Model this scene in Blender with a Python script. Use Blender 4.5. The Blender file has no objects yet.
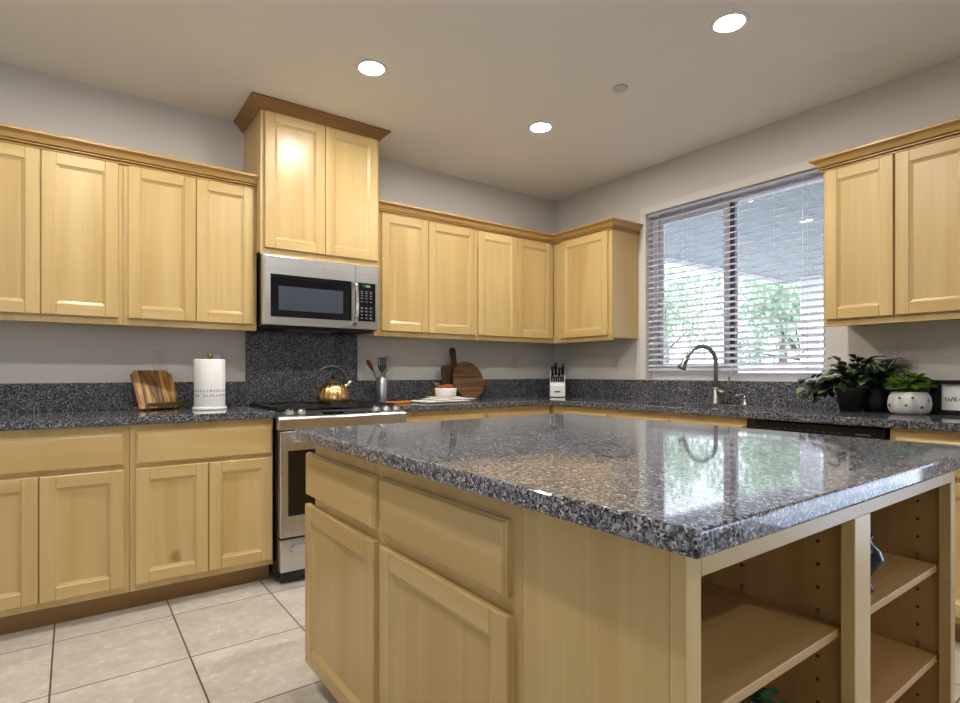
import bpy, bmesh, math, random
from mathutils import Vector, Matrix, noise
random.seed(7)
C = bpy.context.scene.collection
PI = math.pi

# ---------------------------------------------------------------- camera, world, light, exposure
scene = bpy.context.scene
cam_d = bpy.data.cameras.new('camera')
cam = bpy.data.objects.new('camera', cam_d); C.objects.link(cam)
cam.location = (-3.4967, -3.6472, 1.1159)
cam.rotation_euler = (PI/2, 0, -0.6315)
cam_d.sensor_fit = 'HORIZONTAL'; cam_d.sensor_width = 36.0
cam_d.lens = 556.06/960*36.0
cam_d.shift_y = (372.70-351.5)/960
cam_d.clip_start = 0.02; cam_d.clip_end = 200
scene.camera = cam
w = bpy.data.worlds.new('daylight'); scene.world = w; w.use_nodes = True
bg = w.node_tree.nodes['Background']
bg.inputs['Color'].default_value = (0.78, 0.89, 1.0, 1); bg.inputs['Strength'].default_value = 3.0
sd = bpy.data.lights.new('sun', 'SUN'); sd.energy = 4.5; sd.angle = 0.02; sd.color = (1, .95, .86)
sun = bpy.data.objects.new('sun', sd); C.objects.link(sun)
sun.location = (8, 4, 12); sun.rotation_euler = (math.radians(38), math.radians(10), math.radians(20))
ad = bpy.data.lights.new('patio_door_daylight', 'AREA'); ad.shape = 'RECTANGLE'; ad.size = 2.0; ad.size_y = 2.1
ad.energy = 24; ad.color = (0.58, 0.74, 1.0)
al = bpy.data.objects.new('patio_door_daylight', ad); C.objects.link(al)
al.location = (.45, -4.75, 1.1); al.rotation_euler = (PI/2, 0, PI/2)     # shines -x, in through the glass doors further along the window wall
rd = bpy.data.lights.new('added_rear_fill', 'AREA'); rd.shape = 'RECTANGLE'; rd.size = 1.8; rd.size_y = 1.3
rd.energy = 14; rd.color = (0.90, 0.95, 1.0)
rl_ = bpy.data.objects.new('added_rear_fill', rd); C.objects.link(rl_)
rl_.location = (-5.4, -6.85, 1.6); rl_.rotation_euler = (PI/2, 0, 0)    # shines +y: ambient fill, added behind an unseen, invented rear window
LAMP = 290.0                      # radiance of the recessed lamps
vs = scene.view_settings
vs.view_transform = 'Standard'; vs.look = 'None'; vs.exposure = 0.50; vs.gamma = 1.0; vs.use_curve_mapping = False

# ---------------------------------------------------------------- helpers
def lin(r, g, b):
    f = lambda c: (c/255/12.92 if c/255 <= .04045 else ((c/255+.055)/1.055)**2.4)
    return (f(r), f(g), f(b), 1)

class NT:
    def __init__(s, name):
        s.m = bpy.data.materials.new(name); s.m.use_nodes = True
        s.t = s.m.node_tree; s.b = s.t.nodes['Principled BSDF']
    def n(s, typ, **kw):
        nd = s.t.nodes.new(typ)
        for k, v in kw.items():
            if k in nd.inputs.keys() if hasattr(nd.inputs, 'keys') else False: nd.inputs[k].default_value = v
            else: setattr(nd, k, v)
        return nd
    def l(s, a, b): s.t.links.new(a, b)
    def ramp(s, fac, stops, mode='LINEAR'):
        r = s.t.nodes.new('ShaderNodeValToRGB'); e = r.color_ramp.elements
        r.color_ramp.interpolation = mode
        while len(e) < len(stops): e.new(.5)
        for i, (p, c) in enumerate(stops): e[i].position = p; e[i].color = c
        s.l(fac, r.inputs[0]); return r.outputs[0]
    def coords(s, scale=(1, 1, 1), rand=0.0, loc=(0, 0, 0)):
        tc = s.t.nodes.new('ShaderNodeTexCoord'); mp = s.t.nodes.new('ShaderNodeMapping')
        mp.inputs['Scale'].default_value = scale; mp.inputs['Location'].default_value = loc
        if rand:
            oi = s.t.nodes.new('ShaderNodeObjectInfo'); mu = s.t.nodes.new('ShaderNodeVectorMath'); mu.operation = 'MULTIPLY'
            mu.inputs[1].default_value = (rand, rand*1.7, rand*.6); s.l(oi.outputs['Random'], mu.inputs[0])
            ad_ = s.t.nodes.new('ShaderNodeVectorMath'); s.l(tc.outputs['Object'], ad_.inputs[0]); s.l(mu.outputs[0], ad_.inputs[1])
            s.l(ad_.outputs[0], mp.inputs['Vector'])
        else: s.l(tc.outputs['Object'], mp.inputs['Vector'])
        return mp.outputs[0]
    def noise(s, vec, scale, detail=3, rough=.5, dist=0):
        nd = s.t.nodes.new('ShaderNodeTexNoise'); nd.inputs['Scale'].default_value = scale
        nd.inputs['Detail'].default_value = detail; nd.inputs['Roughness'].default_value = rough
        nd.inputs['Distortion'].default_value = dist; s.l(vec, nd.inputs['Vector']); return nd.outputs[0]
    def mix(s, fac, a, b, mode='MIX'):
        nd = s.t.nodes.new('ShaderNodeMix'); nd.data_type = 'RGBA'; nd.blend_type = mode
        for i, v in ((0, fac), (6, a), (7, b)):
            if hasattr(v, 'links'): s.l(v, nd.inputs[i])
            else: nd.inputs[i].default_value = v
        return nd.outputs[2]
    def bump(s, h, strength, dist=.01):
        nd = s.t.nodes.new('ShaderNodeBump'); nd.inputs['Strength'].default_value = strength; nd.inputs['Distance'].default_value = dist
        s.l(h, nd.inputs['Height']); s.l(nd.outputs[0], s.b.inputs['Normal'])

def plain(name, col, rough=.5, metal=0, spec=.5, emit=None, es=0, nz=0, coat=0):
    k = NT(name)
    k.b.inputs['Base Color'].default_value = col; k.b.inputs['Roughness'].default_value = rough
    k.b.inputs['Metallic'].default_value = metal; k.b.inputs['Specular IOR Level'].default_value = spec
    k.b.inputs['Coat Weight'].default_value = coat
    if emit: k.b.inputs['Emission Color'].default_value = emit; k.b.inputs['Emission Strength'].default_value = es
    if nz:
        f = k.noise(k.coords(), nz, 3)
        c2 = tuple(x*.8 for x in col[:3])+(1,)
        k.l(k.ramp(f, [(.3, c2), (.7, col)]), k.b.inputs['Base Color'])
    return k.m

def wood(name, axis, light=(213, 186, 131), dark=(198, 167, 108), rough=.32, cath=.38, stain=None):
    k = NT(name)
    sc = [9, 9, 9]; sc['xyz'.index(axis)] = .55
    fs = [95, 95, 95]; fs['xyz'.index(axis)] = 1.6
    v = k.coords(sc, 9.3)
    a = k.noise(v, .8, 4, .55, .8)
    b = k.noise(k.coords(fs, 5.1), 1.0, 2, .6)
    col = k.ramp(a, [(.32, lin(*dark)), (.62, lin(*light))])
    st = k.ramp(b, [(.35, (.90, .875, .84, 1)), (.6, (1, 1, 1, 1))])
    c = k.mix(cath, col, st, 'MULTIPLY')
    oi = k.t.nodes.new('ShaderNodeObjectInfo')
    tone = k.ramp(oi.outputs['Random'], [(0, (.93, .915, .89, 1)), (1, (1, 1, 1, 1))])
    c = k.mix(1.0, c, tone, 'MULTIPLY')
    if stain:                                  # a brown water stain with a shape of its own, at a spot on the door
        v2 = k.coords((1/.05, 1, 1/.085), 0, (-stain[0]/.05, 0, -stain[2]/.085))
        ln = k.t.nodes.new('ShaderNodeVectorMath'); ln.operation = 'LENGTH'; sp_ = k.t.nodes.new('ShaderNodeVectorMath'); sp_.operation = 'MULTIPLY'; sp_.inputs[1].default_value = (1, 0, 1)
        k.l(v2, sp_.inputs[0]); k.l(sp_.outputs[0], ln.inputs[0])
        nz = k.noise(k.coords((40, 1, 8)), 1, 4, .6); ad2 = k.t.nodes.new('ShaderNodeMath'); ad2.operation = 'ADD'; k.l(ln.outputs['Value'], ad2.inputs[0])
        m2 = k.t.nodes.new('ShaderNodeMath'); m2.operation = 'MULTIPLY'; m2.inputs[1].default_value = .9; k.l(nz, m2.inputs[0]); k.l(m2.outputs[0], ad2.inputs[1])
        c = k.mix(k.ramp(ad2.outputs[0], [(.75, (.7, .7, .7, 1)), (1.35, (0, 0, 0, 1))]), c, lin(136, 92, 46))
    k.l(c, k.b.inputs['Base Color'])
    k.b.inputs['Roughness'].default_value = rough
    k.b.inputs['Coat Weight'].default_value = .12; k.b.inputs['Coat Roughness'].default_value = .22
    return k.m

def granite(name, gain=.88):
    k = NT(name)
    v = k.coords((1, 1, 1))
    # warp the cells a little so that the grains are not plain polygons
    nz = k.t.nodes.new('ShaderNodeTexNoise'); nz.inputs['Scale'].default_value = 140; k.l(v, nz.inputs['Vector'])
    sc = k.t.nodes.new('ShaderNodeVectorMath'); sc.operation = 'SCALE'; sc.inputs['Scale'].default_value = .006; k.l(nz.outputs['Color'], sc.inputs[0])
    ad_ = k.t.nodes.new('ShaderNodeVectorMath'); k.l(v, ad_.inputs[0]); k.l(sc.outputs[0], ad_.inputs[1])
    def vor(scale):
        n = k.t.nodes.new('ShaderNodeTexVoronoi'); n.inputs['Scale'].default_value = scale
        k.l(ad_.outputs[0], n.inputs['Vector'])
        s = k.t.nodes.new('ShaderNodeSeparateColor'); k.l(n.outputs['Color'], s.inputs[0]); return s.outputs
    A = vor(138); B = vor(300)
    ca = k.ramp(A[0], [(0, lin(50, 50, 54)), (.16, lin(74, 75, 80)), (.42, lin(106, 107, 114)), (.66, lin(136, 137, 144)), (.84, lin(162, 161, 161)), (.95, lin(194, 191, 187))], 'CONSTANT')
    cb = k.ramp(B[1], [(0, lin(34, 34, 36)), (.30, lin(80, 81, 86)), (.6, lin(120, 120, 126)), (.85, lin(154, 153, 153)), (.95, lin(186, 183, 180))], 'CONSTANT')
    m = k.mix(k.ramp(B[2], [(.0, (0, 0, 0, 1)), (.55, (1, 1, 1, 1))], 'CONSTANT'), cb, ca)
    big = k.noise(v, 7, 3)
    m2 = k.mix(1.0, m, k.ramp(big, [(.35, (.88, .88, .90, 1)), (.65, (1.0, .985, .965, 1))]), 'MULTIPLY')
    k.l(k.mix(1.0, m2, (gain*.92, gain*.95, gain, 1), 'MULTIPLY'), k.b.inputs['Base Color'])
    k.b.inputs['Roughness'].default_value = .05; k.b.inputs['Specular IOR Level'].default_value = .5
    return k.m

def tile_mat():
    k = NT('beige_floor_tile')
    v = k.coords((1, 1, 1), 0, (3.563+.437*20, .75+.466*30, 0))
    br = k.t.nodes.new('ShaderNodeTexBrick'); br.offset = 0; br.squash = 1
    for nm, val in (('Scale', 1), ('Mortar Size', .0032), ('Mortar Smooth', .1), ('Bias', 0), ('Brick Width', .437), ('Row Height', .466)):
        br.inputs[nm].default_value = val
    br.inputs['Color1'].default_value = (1, 1, 1, 1); br.inputs['Color2'].default_value = (.90, .89, .88, 1); br.inputs['Mortar'].default_value = (0, 0, 0, 1)
    k.l(v, br.inputs['Vector'])
    n1 = k.noise(k.coords((1, 1.3, 1)), 6, 8, .68, .3); n2 = k.noise(k.coords(), 30, 4, .6)
    c1 = k.ramp(n1, [(.30, lin(182, 175, 163)), (.5, lin(206, 200, 189)), (.72, lin(230, 226, 218))])
    c2 = k.mix(.4, c1, k.ramp(n2, [(.3, lin(190, 183, 171)), (.58, lin(212, 206, 196)), (.66, lin(244, 242, 236))]))
    c3 = k.mix(1.0, c2, br.outputs['Color'], 'MULTIPLY')
    k.l(k.mix(br.outputs['Fac'], c3, lin(88, 76, 64)), k.b.inputs['Base Color'])
    k.b.inputs['Roughness'].default_value = .38
    k.bump(k.ramp(br.outputs['Fac'], [(0, (1, 1, 1, 1)), (1, (0, 0, 0, 1))]), .5, .002)
    return k.m

def plaster(name, col, rough=.85):
    k = NT(name); v = k.coords()
    f = k.noise(v, 90, 3)
    k.b.inputs['Base Color'].default_value = col; k.b.inputs['Roughness'].default_value = rough
    k.b.inputs['Specular IOR Level'].default_value = .25
    k.bump(f, .12, .003); return k.m

def steel(name, axis='x', base=(212, 212, 214), rough=.30):
    k = NT(name)
    sc = [300, 300, 300]; sc['xyz'.index(axis)] = 2
    f = k.noise(k.coords(sc), 1, 2)
    k.l(k.ramp(f, [(.3, lin(*[c-14 for c in base])), (.7, lin(*base))]), k.b.inputs['Base Color'])
    k.b.inputs['Metallic'].default_value = 1; k.b.inputs['Roughness'].default_value = rough
    return k.m

def planks(name, cols, axis_scale, rough=.4, dist=.5):
    """wood built of strips in several tones"""
    k = NT(name)
    v = k.coords(axis_scale)
    f = k.noise(v, 1, 3, .5, dist)
    n = len(cols)
    k.l(k.ramp(f, [(.25+.5*i/(n-1), lin(*c)) for i, c in enumerate(cols)]), k.b.inputs['Base Color'])
    k.b.inputs['Roughness'].default_value = rough
    return k.m

def glass_mat(name, refl=1.0, tint=(1, 1, 1, 1)):
    m = bpy.data.materials.new(name); m.use_nodes = True; t = m.node_tree
    t.nodes.remove(t.nodes['Principled BSDF']); out = t.nodes['Material Output']
    tr = t.nodes.new('ShaderNodeBsdfTransparent'); tr.inputs[0].default_value = tint
    gl = t.nodes.new('ShaderNodeBsdfGlossy'); gl.inputs['Roughness'].default_value = 0.0
    fr = t.nodes.new('ShaderNodeFresnel'); fr.inputs[0].default_value = 1.5
    mx = t.nodes.new('ShaderNodeMixShader')
    t.links.new(fr.outputs[0], mx.inputs[0]); t.links.new(tr.outputs[0], mx.inputs[1]); t.links.new(gl.outputs[0], mx.inputs[2])
    t.links.new(mx.outputs[0], out.inputs[0]); return m

def translucent(name, col, amount):
    k = NT(name); k.b.inputs['Base Color'].default_value = col; k.b.inputs['Roughness'].default_value = .45
    tl = k.t.nodes.new('ShaderNodeBsdfTranslucent'); tl.inputs[0].default_value = col
    mx = k.t.nodes.new('ShaderNodeMixShader'); mx.inputs[0].default_value = amount
    k.l(k.b.outputs[0], mx.inputs[1]); k.l(tl.outputs[0], mx.inputs[2]); k.l(mx.outputs[0], k.t.nodes['Material Output'].inputs[0])
    return k.m
M = dict(
    wstain=wood('maple_with_brown_stain', 'z', stain=(-.137, 0, .225)), wv=wood('maple_vertical_grain', 'z'), wx=wood('maple_grain_along_back_wall', 'x'), wy=wood('maple_grain_along_window_wall', 'y'),
    crown=wood('stained_maple_crown_back', 'x', (198, 160, 98), (176, 138, 80)), crowny=wood('stained_maple_crown_side', 'y', (198, 160, 98), (176, 138, 80)),
    crownd=wood('darker_maple_crown', 'x', (158, 116, 64), (138, 98, 52)),
    shade=wood('maple_toe_kick_shaded', 'x', (150, 114, 64), (134, 98, 52)),  # maple copy with the shade of the toe recess in its colour
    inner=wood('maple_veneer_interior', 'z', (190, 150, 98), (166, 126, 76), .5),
    shelf=wood('maple_veneer_shelf', 'x', (212, 176, 120), (188, 148, 96), .4),
    granite=granite('speckled_grey_granite'), granite_brightened=granite('speckled_grey_granite_brightened', 1.4), tile=tile_mat(),  # island copy of the granite lightened for the reflected light on its top
    wall=plaster('warm_grey_wall_paint', lin(214, 210, 205)), ceil=plaster('off_white_ceiling_paint', lin(240, 238, 235)),
    trim=plain('pale_trim_paint', lin(222, 219, 215), .6), rail=plain('shade_greyed_headrail', lin(176, 180, 194), .5),  # headrail colour greyed to carry the shade at the window head
    white=plain('white_paint', lin(236, 236, 234), .45), vinyl=plain('white_vinyl_frame', lin(245, 246, 252), .4),
    slat=translucent('white_faux_wood_slat', lin(236, 237, 246), .3), plate=plain('light_plastic_plate', lin(206, 200, 194), .4),
    shadow_gap=plain('slate_grey_shadow_gap', lin(96, 102, 116), .6), clip=plain('clear_brown_clip', lin(140, 116, 84), .3), slot=plain('dark_slot', lin(30, 28, 27), .6), steel=steel('brushed_stainless_steel'), steelz=steel('brushed_stainless_vertical', 'z'),
    nickel=plain('brushed_nickel', lin(152, 152, 152), .3, 1), chrome=plain('polished_chrome', lin(215, 215, 218), .1, 1),
    black=plain('black_enamel', lin(18, 18, 20), .25), iron=plain('cast_iron', lin(26, 26, 28), .55), bglass=plain('black_glass', lin(13, 13, 16), .05, 0, .6),
    midglass=plain('tinted_oven_glass', lin(66, 72, 84), .12, 0, .6), rubber=plain('black_rubber', lin(20, 20, 20), .6),
    ink=plain('dark_printed_ink', lin(70, 70, 74), .7), button=plain('pale_button_print', lin(104, 108, 118), .5),
    led=plain('green_display_digits', lin(60, 120, 30), .5, emit=(.25, .8, .08, 1), es=.25),
    lamp=plain('lit_lamp_lens', (1, 1, 1, 1), .5, emit=(1, .945, .865, 1), es=LAMP),
    copper=plain('brushed_copper_gold', lin(216, 176, 118), .26, 1), brass=plain('aged_brass', lin(136, 116, 62), .35, 1),
    dkhandle=plain('dark_grey_handle', lin(54, 54, 58), .45),
    acacia=planks('acacia_strips', [(58, 36, 18), (150, 98, 44), (74, 45, 22), (204, 156, 84), (112, 70, 32), (190, 138, 70)], (24, 2, 2.2), .4, .12),
    walnut=planks('walnut_board', [(52, 33, 20), (82, 55, 34), (64, 42, 26)], (30, 30, 1.6)),
    roundw=planks('striped_acacia_round', [(52, 34, 20), (120, 88, 54), (70, 47, 27), (136, 102, 64)], (1.2, 3, 34)),
    paper=plain('white_paper', lin(240, 239, 236), .85), ceramic=plain('white_ceramic', lin(236, 236, 236), .25),
    cloth=plain('white_cotton', lin(226, 222, 214), .9, nz=60), orange=plain('orange_glazed_wood', lin(206, 118, 30), .4),
    terracotta=plain('red_brown_lumps', lin(150, 72, 34), .6, nz=50), brown=plain('brown_wood', lin(104, 64, 36), .5),
    leafd=plain('dark_green_leaf', lin(38, 58, 36), .3, nz=12), leafl=plain('pale_green_leaf', lin(120, 148, 84), .35), leafg=plain('bright_green_succulent', lin(168, 206, 92), .4, nz=40),
    leafb=plain('blue_green_leaf', lin(70, 116, 84), .45, nz=60), stem=plain('green_stem', lin(70, 84, 44), .6),
    pot=plain('matt_black_pot', lin(30, 27, 27), .5), potn=plain('speckled_navy_pot', lin(36, 38, 50), .4, nz=160), soil=plain('dark_soil', lin(40, 30, 22), .9),
    pumpkin=plain('whitewashed_ceramic', lin(216, 216, 214), .6, nz=30), navy=plain('navy_glaze', lin(22, 26, 42), .2),
    soffit=planks('blue_grey_painted_soffit', [(124, 136, 142), (142, 153, 158), (132, 144, 150)], (.6, 6, 6), .8),
    post=plain('white_painted_post', lin(226, 226, 232), .7), fence=plain('pale_lavender_stucco', lin(206, 206, 222), .9, nz=4),
    patio=plain('pale_concrete', lin(204, 202, 206), .9, nz=6), tleaf=plain('tree_leaf', lin(170, 198, 172), .6, nz=3), bark=plain('grey_bark', lin(96, 88, 80), .9),
    glass=glass_mat('clear_window_glass'),
)

LOC = {}
def empty(name, loc, label=None, cat=None, group=None):
    o = bpy.data.objects.new(name, None); C.objects.link(o); o.location = loc; o.empty_display_size = .05
    LOC[o.name] = Vector(loc); tag(o, label, cat, group); return o
def tag(o, label=None, cat=None, group=None, kind=None):
    if label: o['label'] = label
    if cat: o['category'] = cat
    if group: o['group'] = group
    if kind: o['kind'] = kind
    return o

class MB:
    def __init__(s): s.bm = bmesh.new(); s.mats = []
    def mi(s, m):
        if m is None: return 0
        if m not in s.mats: s.mats.append(m)
        return s.mats.index(m)
    def faces(s, vs, fs, m=None, smooth=False):
        i = s.mi(m); v = [s.bm.verts.new(p) for p in vs]
        for f in fs:
            try: q = s.bm.faces.new([v[j] for j in f])
            except ValueError: continue
            q.material_index = i; q.smooth = smooth
        return s
    def box(s, x0, x1, y0, y1, z0, z1, m=None):
        x0, x1 = min(x0, x1), max(x0, x1); y0, y1 = min(y0, y1), max(y0, y1); z0, z1 = min(z0, z1), max(z0, z1)
        p = [(x, y, z) for z in (z0, z1) for y in (y0, y1) for x in (x0, x1)]
        return s.faces(p, [(0, 2, 3, 1), (4, 5, 7, 6), (0, 1, 5, 4), (2, 6, 7, 3), (0, 4, 6, 2), (1, 3, 7, 5)], m)
    def prism(s, poly, f, m=None, smooth=False):
        """poly: list of (a,b); f(a,b,t) with t 0/1 gives the point"""
        n = len(poly); v = [f(a, b, 0) for a, b in poly]+[f(a, b, 1) for a, b in poly]
        return s.faces(v, [tuple(range(n)), tuple(range(2*n-1, n-1, -1))]+[(i, (i+1) % n, n+(i+1) % n, n+i) for i in range(n)], m, smooth)
    def lathe(s, prof, c, n=32, m=None, smooth=True, rad=None, axis='z'):
        vs_, fs = [], []
        for r, h in prof:
            for k in range(n):
                a = 2*PI*k/n; rr = max(r, 1e-5)*(rad(a, h) if rad else 1)
                p = (rr*math.cos(a), rr*math.sin(a), h)
                if axis == 'y': p = (p[0], p[2], p[1])
                if axis == 'x': p = (p[2], p[0], p[1])
                vs_.append((c[0]+p[0], c[1]+p[1], c[2]+p[2]))
        for i in range(len(prof)-1):
            for k in range(n): fs.append((i*n+k, i*n+(k+1) % n, (i+1)*n+(k+1) % n, (i+1)*n+k))
        if prof[0][0] > 1e-4: fs.append(tuple(range(n-1, -1, -1)))
        if prof[-1][0] > 1e-4: fs.append(tuple((len(prof)-1)*n+k for k in range(n)))
        return s.faces(vs_, fs, m, smooth)
    def tube(s, pts, r, n=10, m=None, cap=True):
        pts = [Vector(p) for p in pts]; rs = r if isinstance(r, (list, tuple)) else [r]*len(pts)
        vs_, fs = [], []; up = None
        for i, p in enumerate(pts):
            d = (pts[min(i+1, len(pts)-1)]-pts[max(i-1, 0)]).normalized()
            if up is None: up = d.orthogonal().normalized()
            up = (up-d*up.dot(d)).normalized(); sd_ = d.cross(up)
            for k in range(n):
                a = 2*PI*k/n; vs_.append(p+(up*math.cos(a)+sd_*math.sin(a))*rs[i])
        for i in range(len(pts)-1):
            for k in range(n): fs.append((i*n+k, i*n+(k+1) % n, (i+1)*n+(k+1) % n, (i+1)*n+k))
        if cap: fs += [tuple(range(n-1, -1, -1)), tuple((len(pts)-1)*n+k for k in range(n))]
        return s.faces(vs_, fs, m, True)
    def ball(s, c, r, m=None, n=12):
        rr = r if isinstance(r, tuple) else (r, r, r)
        vs_, fs = [], []; h = n//2
        for i in range(h+1):
            t = PI*i/h
            for k in range(n):
                a = 2*PI*k/n; q = max(math.sin(t), 1e-4)
                vs_.append((c[0]+rr[0]*q*math.cos(a), c[1]+rr[1]*q*math.sin(a), c[2]-rr[2]*math.cos(t)))
        for i in range(h):
            for k in range(n): fs.append((i*n+k, i*n+(k+1) % n, (i+1)*n+(k+1) % n, (i+1)*n+k))
        return s.faces(vs_, fs, m, True)
    def leaf(s, p, d, up, L, W, m=None, fold=.25, droop=.3):
        p = Vector(p); d = Vector(d).normalized(); up = Vector(up); sd_ = d.cross(up)
        sd_ = sd_.normalized() if sd_.length > 1e-4 else d.orthogonal().normalized(); nn = sd_.cross(d).normalized()
        row = []
        for t, wd in ((0, .08), (.25, .75), (.55, 1), (.82, .6), (1, .02)):
            c = p+d*L*t-Vector((0, 0, 1))*droop*L*t*t
            row.append((c-sd_*W*.5*wd+nn*fold*W*.5*wd, c, c+sd_*W*.5*wd+nn*fold*W*.5*wd))
        vs_ = [v for r_ in row for v in r_]; fs = []
        for i in range(4):
            for j in (0, 1): fs.append((i*3+j, i*3+j+1, i*3+j+4, i*3+j+3))
        return s.faces(vs_, fs, m, True)
    def build(s, name, mat=None, parent=None, bevel=0, loc=None, seg=2, merge=True, recalc=True):
        if merge: bmesh.ops.remove_doubles(s.bm, verts=s.bm.verts, dist=1e-6)
        if recalc: bmesh.ops.recalc_face_normals(s.bm, faces=s.bm.faces)
        L = LOC[parent.name] if parent is not None else Vector(loc or (0, 0, 0))
        for v in s.bm.verts: v.co -= L
        me = bpy.data.meshes.new(name); s.bm.to_mesh(me); s.bm.free()
        if mat is not None and not s.mats: me.materials.append(mat)
        for m in s.mats: me.materials.append(m)
        o = bpy.data.objects.new(name, me); C.objects.link(o); LOC[o.name] = L
        if parent is not None: o.parent = parent
        else: o.location = L
        if bevel:
            b = o.modifiers.new('Bevel', 'BEVEL'); b.width = bevel; b.segments = seg; b.limit_method = 'ANGLE'; b.angle_limit = math.radians(40)
        return o
def bx(name, x0, x1, y0, y1, z0, z1, mat, parent=None, bevel=0, loc=None):
    return MB().box(x0, x1, y0, y1, z0, z1).build(name, mat, parent, bevel, loc)
def struct(o): o['kind'] = 'structure'; return o
def copy_tree(o, parent=None):
    c = o.copy(); C.objects.link(c)
    if parent is not None: c.parent = parent
    for ch in list(o.children): copy_tree(ch, c)
    return c

# ---------------------------------------------------------------- setting: room shell
H = 2.663; XL, YF = -6.5, -6.6; TH = .15
WY0, WY1, WZ0, WZ1 = -2.235, -.995, 1.064, 2.312       # kitchen window opening
struct(bx('floor', XL-TH, TH, YF-TH, TH, -.1, 0, M['tile']))
struct(bx('ceiling', XL-TH, TH, YF-TH, TH, H, H+.12, M['ceil']))
struct(bx('wall_back', XL-TH, TH, 0, TH, 0, H, M['wall']))
struct(bx('wall_left', XL-TH, XL, YF, 0, 0, H, M['wall']))
b = MB()
DY0, DY1, DZ1 = -5.75, -3.75, 2.1
b.box(0, TH, WY1, 0, 0, H).box(0, TH, YF, DY0, 0, H).box(0, TH, DY1, WY0, 0, H).box(0, TH, DY0, DY1, DZ1, H).box(0, TH, WY0, WY1, 0, WZ0).box(0, TH, WY0, WY1, WZ1, H)
struct(b.build('wall_right', M['wall']))
RX, RX_, RZ0, RZ1 = -6.3, -4.5, .95, 2.25
b = MB(); b.box(XL-TH, RX, YF-TH, YF, 0, H).box(RX_, TH, YF-TH, YF, 0, H).box(RX, RX_, YF-TH, YF, 0, RZ0).box(RX, RX_, YF-TH, YF, RZ1, H)
struct(b.build('wall_front', M['wall']))
b = MB()
for x in (RX, (RX+RX_)/2-.03, RX_-.06): b.box(x, x+.06, YF-.11, YF-.06, RZ0, RZ1)
b.box(RX, RX_, YF-.11, YF-.06, RZ0, RZ0+.06).box(RX, RX_, YF-.11, YF-.06, RZ1-.06, RZ1)
d = struct(b.build('added_fill_window', M['vinyl'])); bx('glass', RX, RX_, YF-.088, YF-.082, RZ0+.05, RZ1-.05, M['glass'], d)  # unseen rear window, added only to let the fill light in
# glass patio doors (beside the camera), the room's other daylight
b = MB(); fw = .06
for y in (DY0, DY0+.92, DY1-fw): b.box(.05, .10, y, y+fw, 0, DZ1)
b.box(.05, .10, DY0, DY1, 0, .07).box(.05, .10, DY0, DY1, DZ1-.07, DZ1)
d = struct(b.build('door_1', M['vinyl'])); bx('glass', .072, .078, DY0, DY1, .05, DZ1-.05, M['glass'], d)
struct(bx('baseboard_left', XL, XL+.015, YF, 0, 0, .1, M['white']))
b = MB(); b.box(XL+.015, -3.98, -.015, 0, 0, .1); struct(b.build('baseboard_back', M['white']))
struct(bx('baseboard_front', XL+.015, 0, YF, YF+.015, 0, .1, M['white']))
struct(bx('baseboard_right', -.015, 0, -3.74, -3.40, 0, .1, M['white']))

# kitchen window: frame, sashes, glass
wroot = empty('window_1', (.11, -1.615, WZ0)); struct(wroot)
b = MB(); X0, X1 = .085, .145
b.box(X0, X1, WY0, WY0+.045, WZ0, WZ1).box(X0, X1, WY1-.045, WY1, WZ0, WZ1).box(X0, X1, WY0+.0451, WY1-.0451, WZ0, WZ0+.05).box(X0, X1, WY0+.0451, WY1-.0451, WZ1-.045, WZ1)
b.build('window_frame', M['vinyl'], wroot, .003)
ym = -1.608
b = MB()   # sliding sash on the left
for q in ((ym, ym+.045, WZ0+.05, WZ1-.045), (WY1-.085, WY1-.052, WZ0+.05, WZ1-.045)): b.box(.088, .112, *q)
b.box(.088, .112, ym+.0451, WY1-.0851, WZ0+.0505, WZ0+.10).box(.088, .112, ym+.0451, WY1-.0851, WZ1-.08, WZ1-.0455)
sash = b.build('sliding_sash', M['vinyl'], wroot, .002)
bx('pane', .098, .102, ym+.04, WY1-.08, WZ0+.085, WZ1-.075, M['glass'], sash)
bx('meeting_shadow_strip', .088, .1165, ym-.019, ym-.001, WZ0+.10, WZ1-.045, M['shadow_gap'], wroot)  # dark strip painted in for the shadow gap beside the sash stile
bx('jamb_shadow_strip', .088, .1165, WY1-.0515, WY1-.0455, WZ0+.10, WZ1-.045, M['shadow_gap'], wroot)  # thin dark strip for the shaded gap at the jamb
fx = bx('fixed_stile', .118, .14, ym-.034, ym+.01, WZ0+.05, WZ1-.045, M['vinyl'], wroot)
bx('pane', .127, .131, WY0+.04, ym-.03, WZ0+.045, WZ1-.04, M['glass'], wroot)
struct(bx('trim_1', -.010, 0, WY0-.05, WY1+.05, WZ1, WZ1+.06, M['trim'], None, .004))
struct(bx('trim_2', -.010, 0, WY1, WY1+.05, WZ0, WZ1, M['trim'], None, .004))

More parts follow.
